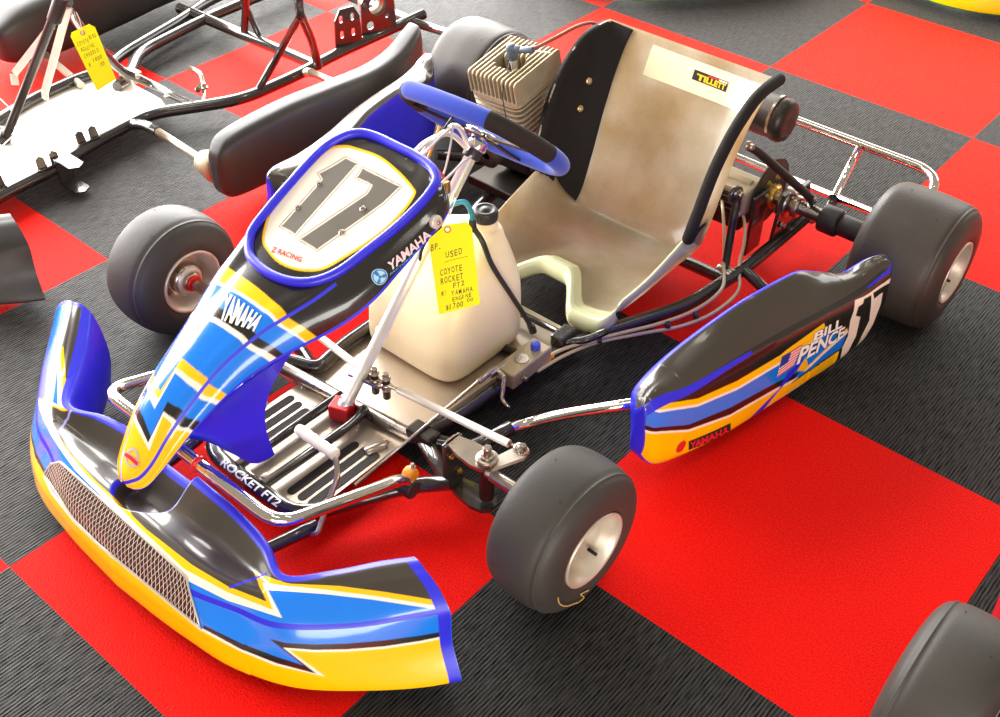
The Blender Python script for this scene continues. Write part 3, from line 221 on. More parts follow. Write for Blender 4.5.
M['trim'] = pm('black_foam_trim', '#1b1614', .8, spec=.25, noise=.3, nscale=160, bump=.5, bscale=380)
M['suede'] = pm('blue_suede', '#3347ad', .85, spec=.2, noise=.2, nscale=70, bump=.2, sheen=.2)
M['suededark'] = pm('dark_suede', '#2c2522', .8, spec=.2, noise=.2, nscale=70, bump=.2)
M['brass'] = pm('brass', '#caa04a', .3, metal=.9, noise=.1)
M['orange'] = pm('orange_fitting', '#e08a1c', .4, noise=.1)
M['redanod'] = pm('red_anodised', '#d21f22', .3, metal=.2, noise=.1)
M['bluecap'] = pm('blue_cap', '#3c4fd0', .4, noise=.05)
M['teal'] = pm('teal_hose', '#2f8fb0', .3, noise=.05)
M['hose'] = pm('clear_cream_hose', '#c9b691', .3, noise=.08)
M['wirered'] = pm('red_wire', '#e0392d', .4, noise=.05)
M['wireorange'] = pm('orange_wire', '#f0941e', .4, noise=.05)
M['wireblack'] = pm('black_wire', '#1d1a1a', .4, noise=.05)
M['wirewhite'] = pm('white_wire', '#d8d4cf', .4, noise=.05)
M['lead'] = pm('brown_plug_lead', '#93432f', .4, noise=.1)
M['plugcap'] = pm('grey_plug_cap', '#55616e', .4, noise=.1)
M['tag'] = pm('yellow_card', '#fdee00', .8, noise=.02)
M['eyelet'] = pm('orange_eyelet', '#d8862a', .7, noise=.1)
M['string'] = pm('cotton_string', '#e8e2d4', .9, noise=.1)
M['grip'] = pm('ribbed_pedal_grip', '#e6dccb', .6, noise=.08, nscale=60)
M['slatered'] = pm('red_gloss', '#a3202a', .25, coat=.6, noise=.4, nscale=40)
M['green'] = pm('green_plastic', '#1d9a3a', .4, noise=.05)

def tank_material():
    m = pm('translucent_tank_plastic', '#f4deb6', .35, noise=.08, nscale=7)
    b = m.node_tree.nodes['Principled BSDF']
    b.inputs['Subsurface Weight'].default_value = .35; b.inputs['Subsurface Radius'].default_value = (.03, .02, .01)
    return m
M['tank'] = tank_material()
def fibre_material():
    m = bpy.data.materials.new('fibreglass'); m.use_nodes = True; nt = m.node_tree; L = nt.links
    b = nt.nodes['Principled BSDF']; out = nt.nodes['Material Output']
    tc = nt.nodes.new('ShaderNodeTexCoord'); n = nt.nodes.new('ShaderNodeTexNoise'); n.inputs['Scale'].default_value = 7; n.inputs['Detail'].default_value = 6
    L.new(tc.outputs['Object'], n.inputs['Vector'])
    r = nt.nodes.new('ShaderNodeValToRGB'); e = r.color_ramp.elements
    e[0].position = .3; e[0].color = lin('#c6ae82'); e[1].position = .74; e[1].color = lin('#ebe5d4')
    L.new(n.outputs['Fac'], r.inputs['Fac'])
    w = nt.nodes.new('ShaderNodeTexNoise'); w.inputs['Scale'].default_value = 260; L.new(tc.outputs['Object'], w.inputs['Vector'])
    mx = nt.nodes.new('ShaderNodeMix'); mx.data_type = 'RGBA'; mx.blend_type = 'MULTIPLY'; mx.inputs[0].default_value = .18
    L.new(r.outputs[0], mx.inputs[6]); L.new(w.outputs['Fac'], mx.inputs[7])
    L.new(mx.outputs[2], b.inputs['Base Color'])
    b.inputs['Roughness'].default_value = .3; b.inputs['Coat Weight'].default_value = .5; b.inputs['Coat Roughness'].default_value = .12
    tr = nt.nodes.new('ShaderNodeBsdfTranslucent'); L.new(mx.outputs[2], tr.inputs['Color'])
    ms = nt.nodes.new('ShaderNodeMixShader'); ms.inputs[0].default_value = .58
    L.new(b.outputs[0], ms.inputs[1]); L.new(tr.outputs[0], ms.inputs[2]); L.new(ms.outputs[0], out.inputs['Surface'])
    return m
M['fibre'] = fibre_material()
M['gelcoat'] = pm('pale_green_gelcoat', '#cfd2a8', .22, coat=.4, noise=.06, nscale=12)
def carpet_material():
    m = bpy.data.materials.new('checker_carpet_tiles'); m.use_nodes = True; nt = m.node_tree; L = nt.links; N = nt.nodes.new
    b = nt.nodes['Principled BSDF']; geo = N('ShaderNodeNewGeometry')
    ck = N('ShaderNodeVectorMath'); ck.operation = 'SCALE'; ck.inputs[3].default_value = 1/.61; L.new(geo.outputs['Position'], ck.inputs[0])
    sp = N('ShaderNodeSeparateXYZ'); L.new(ck.outputs[0], sp.inputs[0])
    def mth(op, a, bb=None):
        q = N('ShaderNodeMath'); q.operation = op
        for k, v in enumerate((a, bb)):
            if v is None: continue
            if isinstance(v, (int, float)): q.inputs[k].default_value = v
            else: L.new(v, q.inputs[k])
        return q.outputs[0]
    par = mth('FLOORED_MODULO', mth('ADD', mth('FLOOR', sp.outputs[0]), mth('FLOOR', sp.outputs[1])), 2)   # 0 red, 1 grey
    # red cut pile
    n1 = N('ShaderNodeTexNoise'); n1.inputs['Scale'].default_value = 300; n1.inputs['Detail'].default_value = 3; L.new(geo.outputs['Position'], n1.inputs['Vector'])
    r1 = N('ShaderNodeValToRGB'); r1.color_ramp.elements[0].position = .3; r1.color_ramp.elements[0].color = lin('#cf0a04'); r1.color_ramp.elements[1].position = .72; r1.color_ramp.elements[1].color = lin('#ff1408')
    L.new(n1.outputs['Fac'], r1.inputs['Fac'])
    # grey ribbed loop pile
    mp = N('ShaderNodeMapping'); mp.inputs['Scale'].default_value = (1, .10, 1); L.new(geo.outputs['Position'], mp.inputs['Vector'])
    n2 = N('ShaderNodeTexNoise'); n2.inputs['Scale'].default_value = 330; n2.inputs['Detail'].default_value = 4; L.new(mp.outputs[0], n2.inputs['Vector'])
    wv = N('ShaderNodeTexWave'); wv.bands_direction = 'X'; wv.inputs['Scale'].default_value = 52; wv.inputs['Distortion'].default_value = 1.2; wv.inputs['Detail'].default_value = 2; L.new(geo.outputs['Position'], wv.inputs['Vector'])
    mixf = mth('ADD', mth('MULTIPLY', n2.outputs['Fac'], .75), mth('MULTIPLY', wv.outputs['Fac'], .3))
    r2 = N('ShaderNodeValToRGB'); r2.color_ramp.elements[0].position = .3; r2.color_ramp.elements[0].color = lin('#050505'); r2.color_ramp.elements[1].position = .8; r2.color_ramp.elements[1].color = lin('#2f2c28')
    L.new(mixf, r2.inputs['Fac'])
    mx = N('ShaderNodeMix'); mx.data_type = 'RGBA'; L.new(par, mx.inputs[0]); L.new(r1.outputs[0], mx.inputs[6]); L.new(r2.outputs[0], mx.inputs[7])
    L.new(mx.outputs[2], b.inputs['Base Color']); b.inputs['Roughness'].default_value = .62; b.inputs['Specular IOR Level'].default_value = .2
    b.inputs['Sheen Weight'].default_value = .5; b.inputs['Sheen Roughness'].default_value = .3
    st = N('ShaderNodeMix'); st.data_type = 'RGBA'; L.new(par, st.inputs[0]); st.inputs[6].default_value = (1, .42, .22, 1); st.inputs[7].default_value = (1, .97, .93, 1); L.new(st.outputs[2], b.inputs['Sheen Tint'])
    sv = N('ShaderNodeMix'); sv.data_type = 'FLOAT'; L.new(par, sv.inputs[0]); sv.inputs[2].default_value = .07; spm = N('ShaderNodeMapRange'); spm.inputs[1].default_value = .3; spm.inputs[2].default_value = .8; spm.inputs[3].default_value = .02; spm.inputs[4].default_value = .55; L.new(mixf, spm.inputs[0]); L.new(spm.outputs[0], sv.inputs[3]); L.new(sv.outputs[0], b.inputs['Specular IOR Level'])
    hmix = N('ShaderNodeMix'); hmix.data_type = 'FLOAT'; L.new(par, hmix.inputs[0]); L.new(n1.outputs['Fac'], hmix.inputs[2]); L.new(mixf, hmix.inputs[3])
    bp = N('ShaderNodeBump'); bp.inputs['Strength'].default_value = .9; bp.inputs['Distance'].default_value = .0018; L.new(hmix.outputs[0], bp.inputs['Height']); L.new(bp.outputs[0], b.inputs['Normal'])
    return m
M['carpet'] = carpet_material()

PAINTS = {'black': ('#1c1714', 1), 'satinblack_lit': ('#3d352c', .55), 'blue': ('#0a7ae8', 1), 'yellow': ('#ffc200', 1), 'cream': ('#fdeedb', 1), 'purple': ('#2626d6', 0), 'lavender': ('#a5a0ee', 0), 'panel': ('#f6e6d3', 1), 'numeral': ('#6d665f', 1), 'outline': ('#4a3d35', 1), 'grille_dark': ('#4a1f18', 0)}  # second, satin black: lighter and browner, warm ceiling reflection painted into upper faces
PIX = {k: i for i, k in enumerate(PAINTS)}; PCOL = np.array([lin(h)[:3]+(a,) for h, a in PAINTS.values()])
def bodywork_material():
    """sprayed and stickered plastic: colour from the livery laid out over the panel, gloss where it is lacquered"""
    m = bpy.data.materials.new('painted_bodywork'); m.use_nodes = True; nt = m.node_tree; L = nt.links; b = nt.nodes['Principled BSDF']
    at = nt.nodes.new('ShaderNodeAttribute'); at.attribute_name = 'paint'; tc = nt.nodes.new('ShaderNodeTexCoord')
    n = nt.nodes.new('ShaderNodeTexNoise'); n.inputs['Scale'].default_value = 30; n.inputs['Detail'].default_value = 5; L.new(tc.outputs['Object'], n.inputs['Vector'])
    mr = nt.nodes.new('ShaderNodeMapRange'); mr.inputs[3].default_value = .92; mr.inputs[4].default_value = 1.06; L.new(n.outputs['Fac'], mr.inputs[0])
    mx = nt.nodes.new('ShaderNodeMix'); mx.data_type = 'RGBA'; mx.blend_type = 'MULTIPLY'; mx.inputs[0].default_value = 1; L.new(at.outputs['Color'], mx.inputs[6]); L.new(mr.outputs[0], mx.inputs[7]); L.new(mx.outputs[2], b.inputs['Base Color'])
    r = nt.nodes.new('ShaderNodeMapRange'); r.inputs[3].default_value = .40; r.inputs[4].default_value = .20; L.new(at.outputs['Alpha'], r.inputs[0]); L.new(r.outputs[0], b.inputs['Roughness'])
    c = nt.nodes.new('ShaderNodeMapRange'); c.inputs[3].default_value = .05; c.inputs[4].default_value = .7; L.new(at.outputs['Alpha'], c.inputs[0]); L.new(c.outputs[0], b.inputs['Coat Weight']); b.inputs['Coat Roughness'].default_value = .06
    return m
M['livery'] = bodywork_material()

# ---------------------------------------------------------------- mesh building
def empty(name, loc, label, cat, group=None):
    o = bpy.data.objects.new(name, None); COL.objects.link(o); o.location = loc; o.empty_display_size = .1
    o['label'] = label; o['category'] = cat
    if group: o['group'] = group
    return o
class MB:
    def __init__(s): s.v = []; s.f = []; s.m = []; s.n = 0; s.sm = []; s.c = []
    def add(s, V, F, mi=0, smooth=True, col=None):
        V = np.asarray(V, float).reshape(-1, 3); s.v.append(V)
        if col is not None: s.c.append((s.n, np.broadcast_to(np.asarray(col, float).reshape(-1, 4), (len(V), 4))))
        s.f += (F+s.n).tolist() if isinstance(F, np.ndarray) else [[int(i)+s.n for i in f] for f in F]
        s.m += [int(mi)]*len(F) if np.isscalar(mi) else [int(q) for q in mi]; s.sm += [smooth]*len(F)
        s.n += len(V); return s
    def grid(s, P, mi=0, closej=False, closei=False, smooth=True, col=None):
        ni, nj, _ = P.shape; I = np.arange(ni if closei else ni-1); J = np.arange(nj if closej else nj-1)
        a = I[:, None]*nj+J[None, :]; b = ((I+1) % ni)[:, None]*nj+J[None, :]; c = ((I+1) % ni)[:, None]*nj+((J+1) % nj)[None, :]; d = I[:, None]*nj+((J+1) % nj)[None, :]
        F = np.stack([a, b, c, d], -1).reshape(-1, 4)
        if not np.isscalar(mi):
            mi = np.asarray(mi).reshape(-1, np.asarray(mi).shape[-1])
            if mi.shape[1] == nj-1 and closej: mi = np.concatenate([mi, mi[:, :1]], 1)
            mi = mi[:len(I), :len(J)].reshape(-1)
        return s.add(P, F, mi, smooth, col)
    def tube(s, pts, r, mi=0, seg=12, fillet=0.0, closed=False, cap=True):
        p = round_path(pts, fillet, closed) if fillet else [np.array(q, float) for q in pts]
        n = len(p); R_ = r if hasattr(r, '__len__') else [r]*n
        T = [(p[(i+1) % n]-p[i-1] if closed else p[min(i+1, n-1)]-p[max(i-1, 0)]) for i in range(n)]
        T = [t/(np.linalg.norm(t)+1e-12) for t in T]
        ref = np.array([0, 0, 1.]) if abs(T[0][2]) < .9 else np.array([1., 0, 0])
        N0 = np.cross(T[0], ref); N0 /= np.linalg.norm(N0); a = np.linspace(0, 2*np.pi, seg, endpoint=False); rings = []
        for i in range(n):
            N0 = N0-T[i]*(N0@T[i]); N0 /= np.linalg.norm(N0)+1e-12; B = np.cross(T[i], N0)
            rings.append(p[i]+R_[min(i, len(R_)-1)]*(np.cos(a)[:, None]*N0+np.sin(a)[:, None]*B))
        P = np.array(rings); base = s.n
        s.grid(P, mi, closej=True, closei=closed)
        if cap and not closed:
            s.f.append([base+k for k in range(seg)][::-1]); s.m.append(mi); s.sm.append(False)
            s.f.append([base+(n-1)*seg+k for k in range(seg)]); s.m.append(mi); s.sm.append(False)
        return s
    def cyl(s, a, b, r, mi=0, seg=24, r2=None, bev=0.0):
        a = np.array(a, float); b = np.array(b, float); r2 = r if r2 is None else r2; d = (b-a); L = np.linalg.norm(d); d /= L
        if bev: prof = [(0, 0.001), (0, r-bev), (bev*.3, r-bev*.3), (bev, r), (L-bev, r2), (L-bev*.3, r2-bev*.3), (L, r2-bev), (L, .001)]
        else: prof = [(0, .001), (0, r), (L, r2), (L, .001)]
        return s.lathe(prof, a, d, mi, seg, smooth=bool(bev))
    def lathe(s, prof, o, d, mi=0, seg=32, smooth=True):
        o = np.array(o, float); d = np.array(d, float); d /= np.linalg.norm(d)
        ref = np.array([0, 0, 1.]) if abs(d[2]) < .9 else np.array([1., 0, 0]); N0 = np.cross(d, ref); N0 /= np.linalg.norm(N0); B = np.cross(d, N0)
        a = np.linspace(0, 2*np.pi, seg, endpoint=False)
        P = np.array([o+d*h+r*(np.cos(a)[:, None]*N0+np.sin(a)[:, None]*B) for h, r in prof])
        if not smooth:   # keep hard edges by doubling rings
            for k in range(len(prof)-1): s.grid(P[k:k+2], mi if np.isscalar(mi) else mi[k], closej=True)
            return s
        if np.isscalar(mi): return s.grid(P, mi, closej=True)
        mm = np.repeat(np.array(mi)[:, None], seg, 1); return s.grid(P, mm, closej=True)
    def box(s, c, size, mi=0, rot=None, bev=.002, seg=2):
        bm = bmesh.new(); bmesh.ops.create_cube(bm, size=1); bmesh.ops.scale(bm, vec=size, verts=bm.verts)
        if bev: bmesh.ops.bevel(bm, geom=list(bm.edges), offset=min(bev, min(size)*.45), segments=seg, affect='EDGES', profile=.5)
        V = np.array([v.co[:] for v in bm.verts]); bm.verts.index_update(); F = [[v.index for v in f.verts] for f in bm.faces]; bm.free()
        if rot is not None: V = V@np.array(rot).T
        return s.add(V+np.array(c), F, mi, False)
    def prism(s, poly, o, ax, ay, depth, mi=0):
        """flat plate: polygon in the plane (ax, ay) from o, extruded along the normal by depth"""
        o = np.array(o, float); ax = np.array(ax, float); ay = np.array(ay, float); ax /= np.linalg.norm(ax); ay = ay-ax*(ax@ay); ay /= np.linalg.norm(ay); n = np.cross(ax, ay)
        A = np.array([o+ax*x+ay*y for x, y in poly]); B = A+n*depth; k = len(poly)
        F = [list(range(k))[::-1], list(range(k, 2*k))]+[[i, (i+1) % k, k+(i+1) % k, k+i] for i in range(k)]
        return s.add(np.concatenate([A, B]), F, mi, False)
    def bolt(s, o, d, r, h, mi=0):
        o = np.array(o, float); d = np.array(d, float)/np.linalg.norm(d)
        s.cyl(o, o+d*h*.35, r*1.5, mi, 16, bev=r*.12); s.lathe([(0, .0005), (0, r), (h*.85, r), (h, r*.8), (h, .0005)], o+d*h*.3, d, mi, 6, smooth=False); return s
    def build(s, name, mats, parent=None, label=None):
        me = bpy.data.meshes.new(name); V = np.concatenate(s.v)
        if all(len(f) == 4 for f in s.f):
            F = np.array(s.f, dtype=np.int32); me.vertices.add(len(V)); me.vertices.foreach_set('co', V.ravel().astype(np.float32))
            me.loops.add(F.size); me.loops.foreach_set('vertex_index', F.ravel()); me.polygons.add(len(F)); me.polygons.foreach_set('loop_start', np.arange(0, F.size, 4, dtype=np.int32))
            me.update(calc_edges=True); me.validate()
        else:
            me.from_pydata(V.tolist(), [], s.f); me.update()
        for m in (mats if isinstance(mats, (list, tuple)) else [mats]): me.materials.append(M[m] if isinstance(m, str) else m)
        if len(me.polygons) == len(s.f):
            me.polygons.foreach_set('material_index', np.array(s.m, dtype=np.int32)); me.polygons.foreach_set('use_smooth', np.array(s.sm, dtype=bool))
        if s.c:
            C4 = np.zeros((len(V), 4), np.float32)
            for k, q in s.c: C4[k:k+len(q)] = q
            at = me.color_attributes.new('paint', 'FLOAT_COLOR', 'POINT'); at.data.foreach_set('color', C4.ravel())
        o = bpy.data.objects.new(name, me); COL.objects.link(o)
        if parent is not None: o.parent = parent
        if label: o['label'] = label
        return o
def round_path(pts, r, closed=False, k=6):
    p = [np.array(q, float) for q in pts]; n = len(p); out = []
    for i in range(n):
        if not closed and i in (0, n-1): out.append(p[i]); continue
        a, b, c = p[i-1], p[i], p[(i+1) % n]; u = a-b; w = c-b; lu, lw = np.linalg.norm(u), np.linalg.norm(w)
        d = min(r, lu*.48, lw*.48); s_, e_ = b+u/lu*d, b+w/lw*d
        for t in np.linspace(0, 1, k): out.append((1-t)**2*s_+2*t*(1-t)*b+t*t*e_)
    return out
def curve(pts, n=24):
    p = np.array(pts, float); k = np.concatenate([[0], np.cumsum(np.linalg.norm(np.diff(p, axis=0), axis=1))]); return list(herm(np.linspace(0, k[-1], n), k, p))
def paint(P, decals, base, extra=None, ss=3):
    """paint colour per grid vertex: uv polygons laid over a base, averaged over ss x ss sub-samples"""
    ni, nj, _ = P.shape; acc = np.zeros((ni, nj, 4)); u = np.linspace(0, 1, ni); v = np.linspace(0, 1, nj)
    for a in range(ss):
        for b in range(ss):
            uu = u+((a+.5)/ss-.5)/(ni-1); vv = v+((b+.5)/ss-.5)/(nj-1); mi = base(*np.meshgrid(uu, vv, indexing='ij'))
            for mat, poly in decals:
                q = np.array(poly); i0, i1 = np.searchsorted(uu, [q[:, 0].min(), q[:, 0].max()+1e-9]); j0, j1 = np.searchsorted(vv, [q[:, 1].min(), q[:, 1].max()+1e-9])
                if i1 <= i0 or j1 <= j0: continue
                U, V = np.meshgrid(uu[i0:i1], vv[j0:j1], indexing='ij'); sub = mi[i0:i1, j0:j1]; sub[inpoly(U, V, poly)] = PIX[mat]
            if extra is not None: mi = extra(mi, uu[:, None], vv[None, :])
            acc += PCOL[mi]
    return acc/(ss*ss)
# lettering: the built-in font turned into a mesh and laid on a surface
def text_mesh(s, bold=0.0, shear=0.0):
    cu = bpy.data.curves.new('lettering_curve', 'FONT'); cu.body = s; cu.resolution_u = 3; cu.offset = bold; cu.shear = shear
    o = bpy.data.objects.new('lettering_source', cu); COL.objects.link(o)
    bpy.context.view_layer.update(); dg = bpy.context.evaluated_depsgraph_get(); me = bpy.data.meshes.new_from_object(o.evaluated_get(dg))
    V = np.array([v.co[:2] for v in me.vertices]); F = [list(p.vertices) for p in me.polygons]
    bpy.data.objects.remove(o); bpy.data.curves.remove(cu); bpy.data.meshes.remove(me)
    lo, hi = V.min(0), V.max(0); return (V-lo)/(hi-lo), F
def quadmap(q, V):
    q = np.array(q, float); a, b = V[:, :1], V[:, 1:]
    return (q[0]*(1-a)+q[1]*a)*(1-b)+(q[3]*(1-a)+q[2]*a)*b
def surf_text(mb, P, quad, s, mi=0, off=.0008, bold=.02, shear=0.0):
    V, F = text_mesh(s, bold, shear); mb.add(sample(P, quadmap(quad, V), off), F, mi, False)
def surf_quad(mb, P, quad, mi=0, off=.0006, n=6):
    a = np.linspace(0, 1, n); A, B = np.meshgrid(a, a, indexing='ij'); V = np.stack([A.ravel(), B.ravel()], 1)
    mb.grid(sample(P, quadmap(quad, V), off).reshape(n, n, 3), mi)
def surf_disc(mb, P, uv, r0, r1, mi=0, off=.0007, n=36, squash=1.0):
    """ring or disc of real radius on the surface about (u, v)"""
    c = sample(P, [uv])[0]; e = 1e-2
    du = (sample(P, [(uv[0]+e, uv[1])])[0]-sample(P, [(uv[0]-e, uv[1])])[0])/(2*e); dv = (sample(P, [(uv[0], uv[1]+e)])[0]-sample(P, [(uv[0], uv[1]-e)])[0])/(2*e)
    Jt = np.stack([du, dv], 1); ax = du/np.linalg.norm(du); ay = dv-ax*(ax@dv); ay /= np.linalg.norm(ay); J2 = np.array([[ax@du, ax@dv], [ay@du, ay@dv]]); Ji = np.linalg.inv(J2)
    a = np.linspace(0, 2*np.pi, n, endpoint=False); rings = []
    for r in np.linspace(max(r0, 1e-5), r1, 3):
        rings.append(sample(P, np.array(uv)+(Ji@np.stack([r*np.cos(a), r*squash*np.sin(a)])).T, off))
    mb.grid(np.array(rings)[::-1], mi, closej=True)
# ---------------------------------------------------------------- floor
fl = MB(); fl.grid(np.array([[(-6, -4, 0), (-6, 7, 0)], [(5, -4, 0), (5, 7, 0)]], float), 0)
floor = fl.build('floor', 'carpet'); floor['kind'] = 'structure'

# ---------------------------------------------------------------- the kart
kart = empty('racing_kart', (-.42, -.02, 0), 'complete blue, yellow and black racing kart with number 17 on its nose', 'go-kart')
PUR = PCOL[PIX['purple']]
# --- front bumper
P = bumper_surface(640, 400)
def bb(U, V):
    m = np.full(U.shape, PIX['satinblack_lit']); m[V < .41] = PIX['blue']; return m
CH = channel(P)
def bx(mi, U, V):
    mi[(np.abs(CH-.0045) < .0028) & (V > .50) & (V < .84) & (mi == PIX['satinblack_lit'])] = PIX['purple']; return mi
b = MB(); b.grid(P, closej=True, col=paint(P, BUMP, bb, bx))
for e in (0, -1):
    ring = P[e]; c = ring.mean(0); n = len(ring); V = np.vstack([ring, c]); F = [[i, (i+1) % n, n] if e else [(i+1) % n, i, n] for i in range(n)]; b.add(V, F, 0, False, PUR)
bumper = b.build('front_bumper', 'livery', kart)
# grille: woven wire over the dark opening
def clip_strips(P, poly, lines, w, off, mb, mi=0):
    """flat wires: uv line families kept where they lie inside the uv polygon"""
    for (a, c) in lines:
        t = np.linspace(0, 1, 60); U = a[0]+(c[0]-a[0])*t; V = a[1]+(c[1]-a[1])*t; ok = inpoly(U, V, poly); k = 0
        while k < 60:
            if ok[k]:
                j = k
                while j+1 < 60 and ok[j+1]: j += 1
                if j-k >= 2:
                    p = sample(P, np.stack([U[k:j+1], V[k:j+1]], 1), off); q = [p[i] for i in range(len(p))]; mb.tube(q, w, mi, seg=5, cap=False)
                k = j+1
            else: k += 1
g = MB(); us = np.array([p[0] for p in GRILLE]); vs = np.array([p[1] for p in GRILLE]); u0, u1, v0, v1 = us.min(), us.max(), vs.min(), vs.max()
step = .0072; slope = .030; lines = []
for s_ in np.arange(u0-.1, u1+.1, step):
    lines += [((s_, v0-.01), (s_+slope, v1+.01)), ((s_+slope, v0-.01), (s_, v1+.01))]
clip_strips(P, GRILLE, lines, .00046, .0025, g)
fr = sample(P, np.array(GRILLE+GRILLE[:1]), .002); g.tube(list(fr[:-1]), .0018, 1, seg=6, closed=True)
g.build('grille', ['zinc', 'silverline'], bumper, 'wire mesh grille')

# --- nose cone
P = nose_surface(560, 380)
def nb(U, V): return np.full(U.shape, PIX['black'])
ni, nj, _ = P.shape; un_ = np.linspace(0, 1, ni); yn_ = P[:, 0, 1]
def nx(mi, U, V):
    tip = (mi == PIX['blue']) & (U < .2) & ((V < .24) | (V > .76)); mi[tip] = PIX['yellow']
    mi[:, ((V < .022) | (V > .978))[0]] = PIX['purple']
    mi[(((V > .228) & (V < .246)) | ((V > .754) & (V < .772))) & (np.interp(U, un_, yn_) < -.085)] = PIX['purple']; return mi
b = MB(); b.grid(P, col=paint(P, NOSE, nb, nx))
end = P[-1]; b.grid(np.stack([end, end*[1, 1, 0]+[0, -.006, .505]], 0), col=PUR)
nose = b.build('nose_cone', 'livery', kart)
# raised rim round the number panel
def nz(x, y):
    i = np.abs(P[:, nj//2, 1]-y).argmin(); row = P[i]; return np.interp(-x, -row[nj//5:4*nj//5, 0], row[nj//5:4*nj//5, 2])
rim_xy = [(-.090, -.104), (-.062, -.124), (-.005, -.131), (.048, -.116), (.082, -.082), (.098, -.030), (.112, .035), (.117, .085), (.112, .114), (.099, .128), (.066, .139), (.0, .145), (-.056, .140), (-.080, .130), (-.097, .112), (-.110, .080), (-.112, .030), (-.109, -.034), (-.103, -.082)]
pp = []
for k in range(len(rim_xy)):
    a_, b_, c_, d_ = [np.array(rim_xy[(k+o_) % len(rim_xy)]) for o_ in (-1, 0, 1, 2)]
    for t in (0, .25, .5, .75): pp.append(.5*((2*b_)+(c_-a_)*t+(2*a_-5*b_+4*c_-d_)*t*t+(3*b_-a_-3*c_+d_)*t**3))
pp = [(x+.012, y) for x, y in pp]
ring = [np.array([x, min(y, .143), nz(x, min(y, .14))+.003]) for x, y in pp]
zs = np.array([q[2] for q in ring]); zs = sum(np.roll(zs, k) for k in range(-3, 4))/7
for q, z in zip(ring, zs): q[2] = z
rm = MB(); rm.tube(ring, .0078, 0, seg=12, closed=True); rm.build('panel_rim', 'purple', nose, 'raised blue rim round the number panel')
# skirts under the cone
for sx in (1, -1):
    top = [(.030, -.365, .262), (.048, -.34, .272), (.064, -.30, .300), (.076, -.25, .326), (.088, -.205, .345), (.094, -.17, .356)]
    bot = [(.030, -.352, .255), (.046, -.315, .230), (.052, -.279, .181), (.056, -.250, .140), (.060, -.228, .133), (.066, -.212, .140)]
    t = np.linspace(0, 1, 24); A = herm(t, np.linspace(0, 1, 6), np.array(top)); B_ = herm(t, np.linspace(0, 1, 6), np.array(bot)); G = []
    for w in np.linspace(0, 1, 14): G.append(A*(1-w)+B_*w+np.array([-.016, 0, 0])*math.sin(w*math.pi)+np.stack([0*t, .022*np.sin(t*math.pi/2)**3*math.sin(w*math.pi)*-1, 0*t], 1))
    G = np.array(G); cx = ncx(G[:, :, 1]); G[:, :, 0] = cx+sx*(G[:, :, 0]-.0)
    G2 = G+np.array([-.004*sx, 0, 0]); s_ = MB(); s_.grid(G if sx < 0 else G[::-1]); s_.grid(G2[::-1] if sx < 0 else G2)
    for e in ((G[0], G2[0]), (G2[-1], G[-1]), (G2[:, 0], G[:, 0]), (G[:, -1], G2[:, -1])): s_.grid(np.array(e) if sx < 0 else np.array(e)[::-1])
    s_.build('skirt', 'purple', nose, 'deep blue skirt below the nose cone')
lt = MB()
q = ANC_NOSE['yam_top']; surf_text(lt, P, q, 'YAMAHA', 0, .0014, .05, .0); 
lo = MB(); surf_text(lo, P, np.array(q)+(np.array(q)-np.mean(q, 0))*.03, 'YAMAHA', 0, .0008, .066)
lo.build('lettering_outline', 'outline', nose); lt.build('lettering', 'white', nose)
lt = MB(); q = ANC_NOSE['yam_side']; surf_text(lt, P, q, 'YAMAHA', 0, .001, .03); lt.build('lettering', 'pink', nose)
sb = MB(); qa = np.array(q); d_ = (qa[0]-qa[3]); q2 = [tuple(qa[0]+d_*.38), tuple(qa[1]+d_*.38), tuple(qa[1]+d_*.16), tuple(qa[0]+d_*.16)]; surf_text(sb, P, q2, 'FACTORY SUPPORT', 0, .001, .02); sb.build('lettering', 'lightblue', nose)
em = MB(); c = ANC_NOSE['emblem'][0]; surf_disc(em, P, c, 0, .0125, 0, .0007); surf_disc(em, P, c, .0098, .0112, 1, .0012)
cp = sample(P, [c])[0]
surf_disc(em, P, c, .0, .0022, 1, .0013)
for k in range(3):
    e1 = 1e-2; du = (sample(P, [(c[0]+e1, c[1])])[0]-sample(P, [(c[0]-e1, c[1])])[0])/(2*e1); dv = (sample(P, [(c[0], c[1]+e1)])[0]-sample(P, [(c[0], c[1]-e1)])[0])/(2*e1)
    ax = du/np.linalg.norm(du); ay = dv-ax*(ax@dv); ay /= np.linalg.norm(ay); Ji = np.linalg.inv(np.array([[ax@du, ax@dv], [ay@du, ay@dv]]))
    an = math.pi/2+k*2*math.pi/3; dd = np.array([math.cos(an), math.sin(an)]); pd = np.array([-dd[1], dd[0]])
    for off_, wd in ((0, .0008), (.0018, .0006), (-.0018, .0006)):
        r0 = .001 if off_ == 0 else .004
        quad = [np.array(c)+Ji@(dd*r0+pd*(off_-wd)), np.array(c)+Ji@(dd*.0095+pd*(off_-wd)), np.array(c)+Ji@(dd*.0095+pd*(off_+wd)), np.array(c)+Ji@(dd*r0+pd*(off_+wd))]
        surf_quad(em, P, quad, 1, .0014, 3)
em.build('tuning_fork_emblem', ['paleblue', 'emblemblue'], nose, 'light blue round emblem of three crossed forks')
bd = MB(); c = ANC_NOSE['badge'][0]; surf_disc(bd, P, c, .0105, .0150, 0, .001)
du = (sample(P, [(c[0]+.01, c[1])])[0]-sample(P, [(c[0]-.01, c[1])])[0])/.02; dv = (sample(P, [(c[0], c[1]+.01)])[0]-sample(P, [(c[0], c[1]-.01)])[0])/.02
hv = .0200/np.linalg.norm(dv); hu = .0045/np.linalg.norm(du)
surf_quad(bd, P, [(c[0]-hu, c[1]+hv), (c[0]-hu, c[1]-hv), (c[0]+hu, c[1]-hv), (c[0]+hu, c[1]+hv)], 0, .0014)
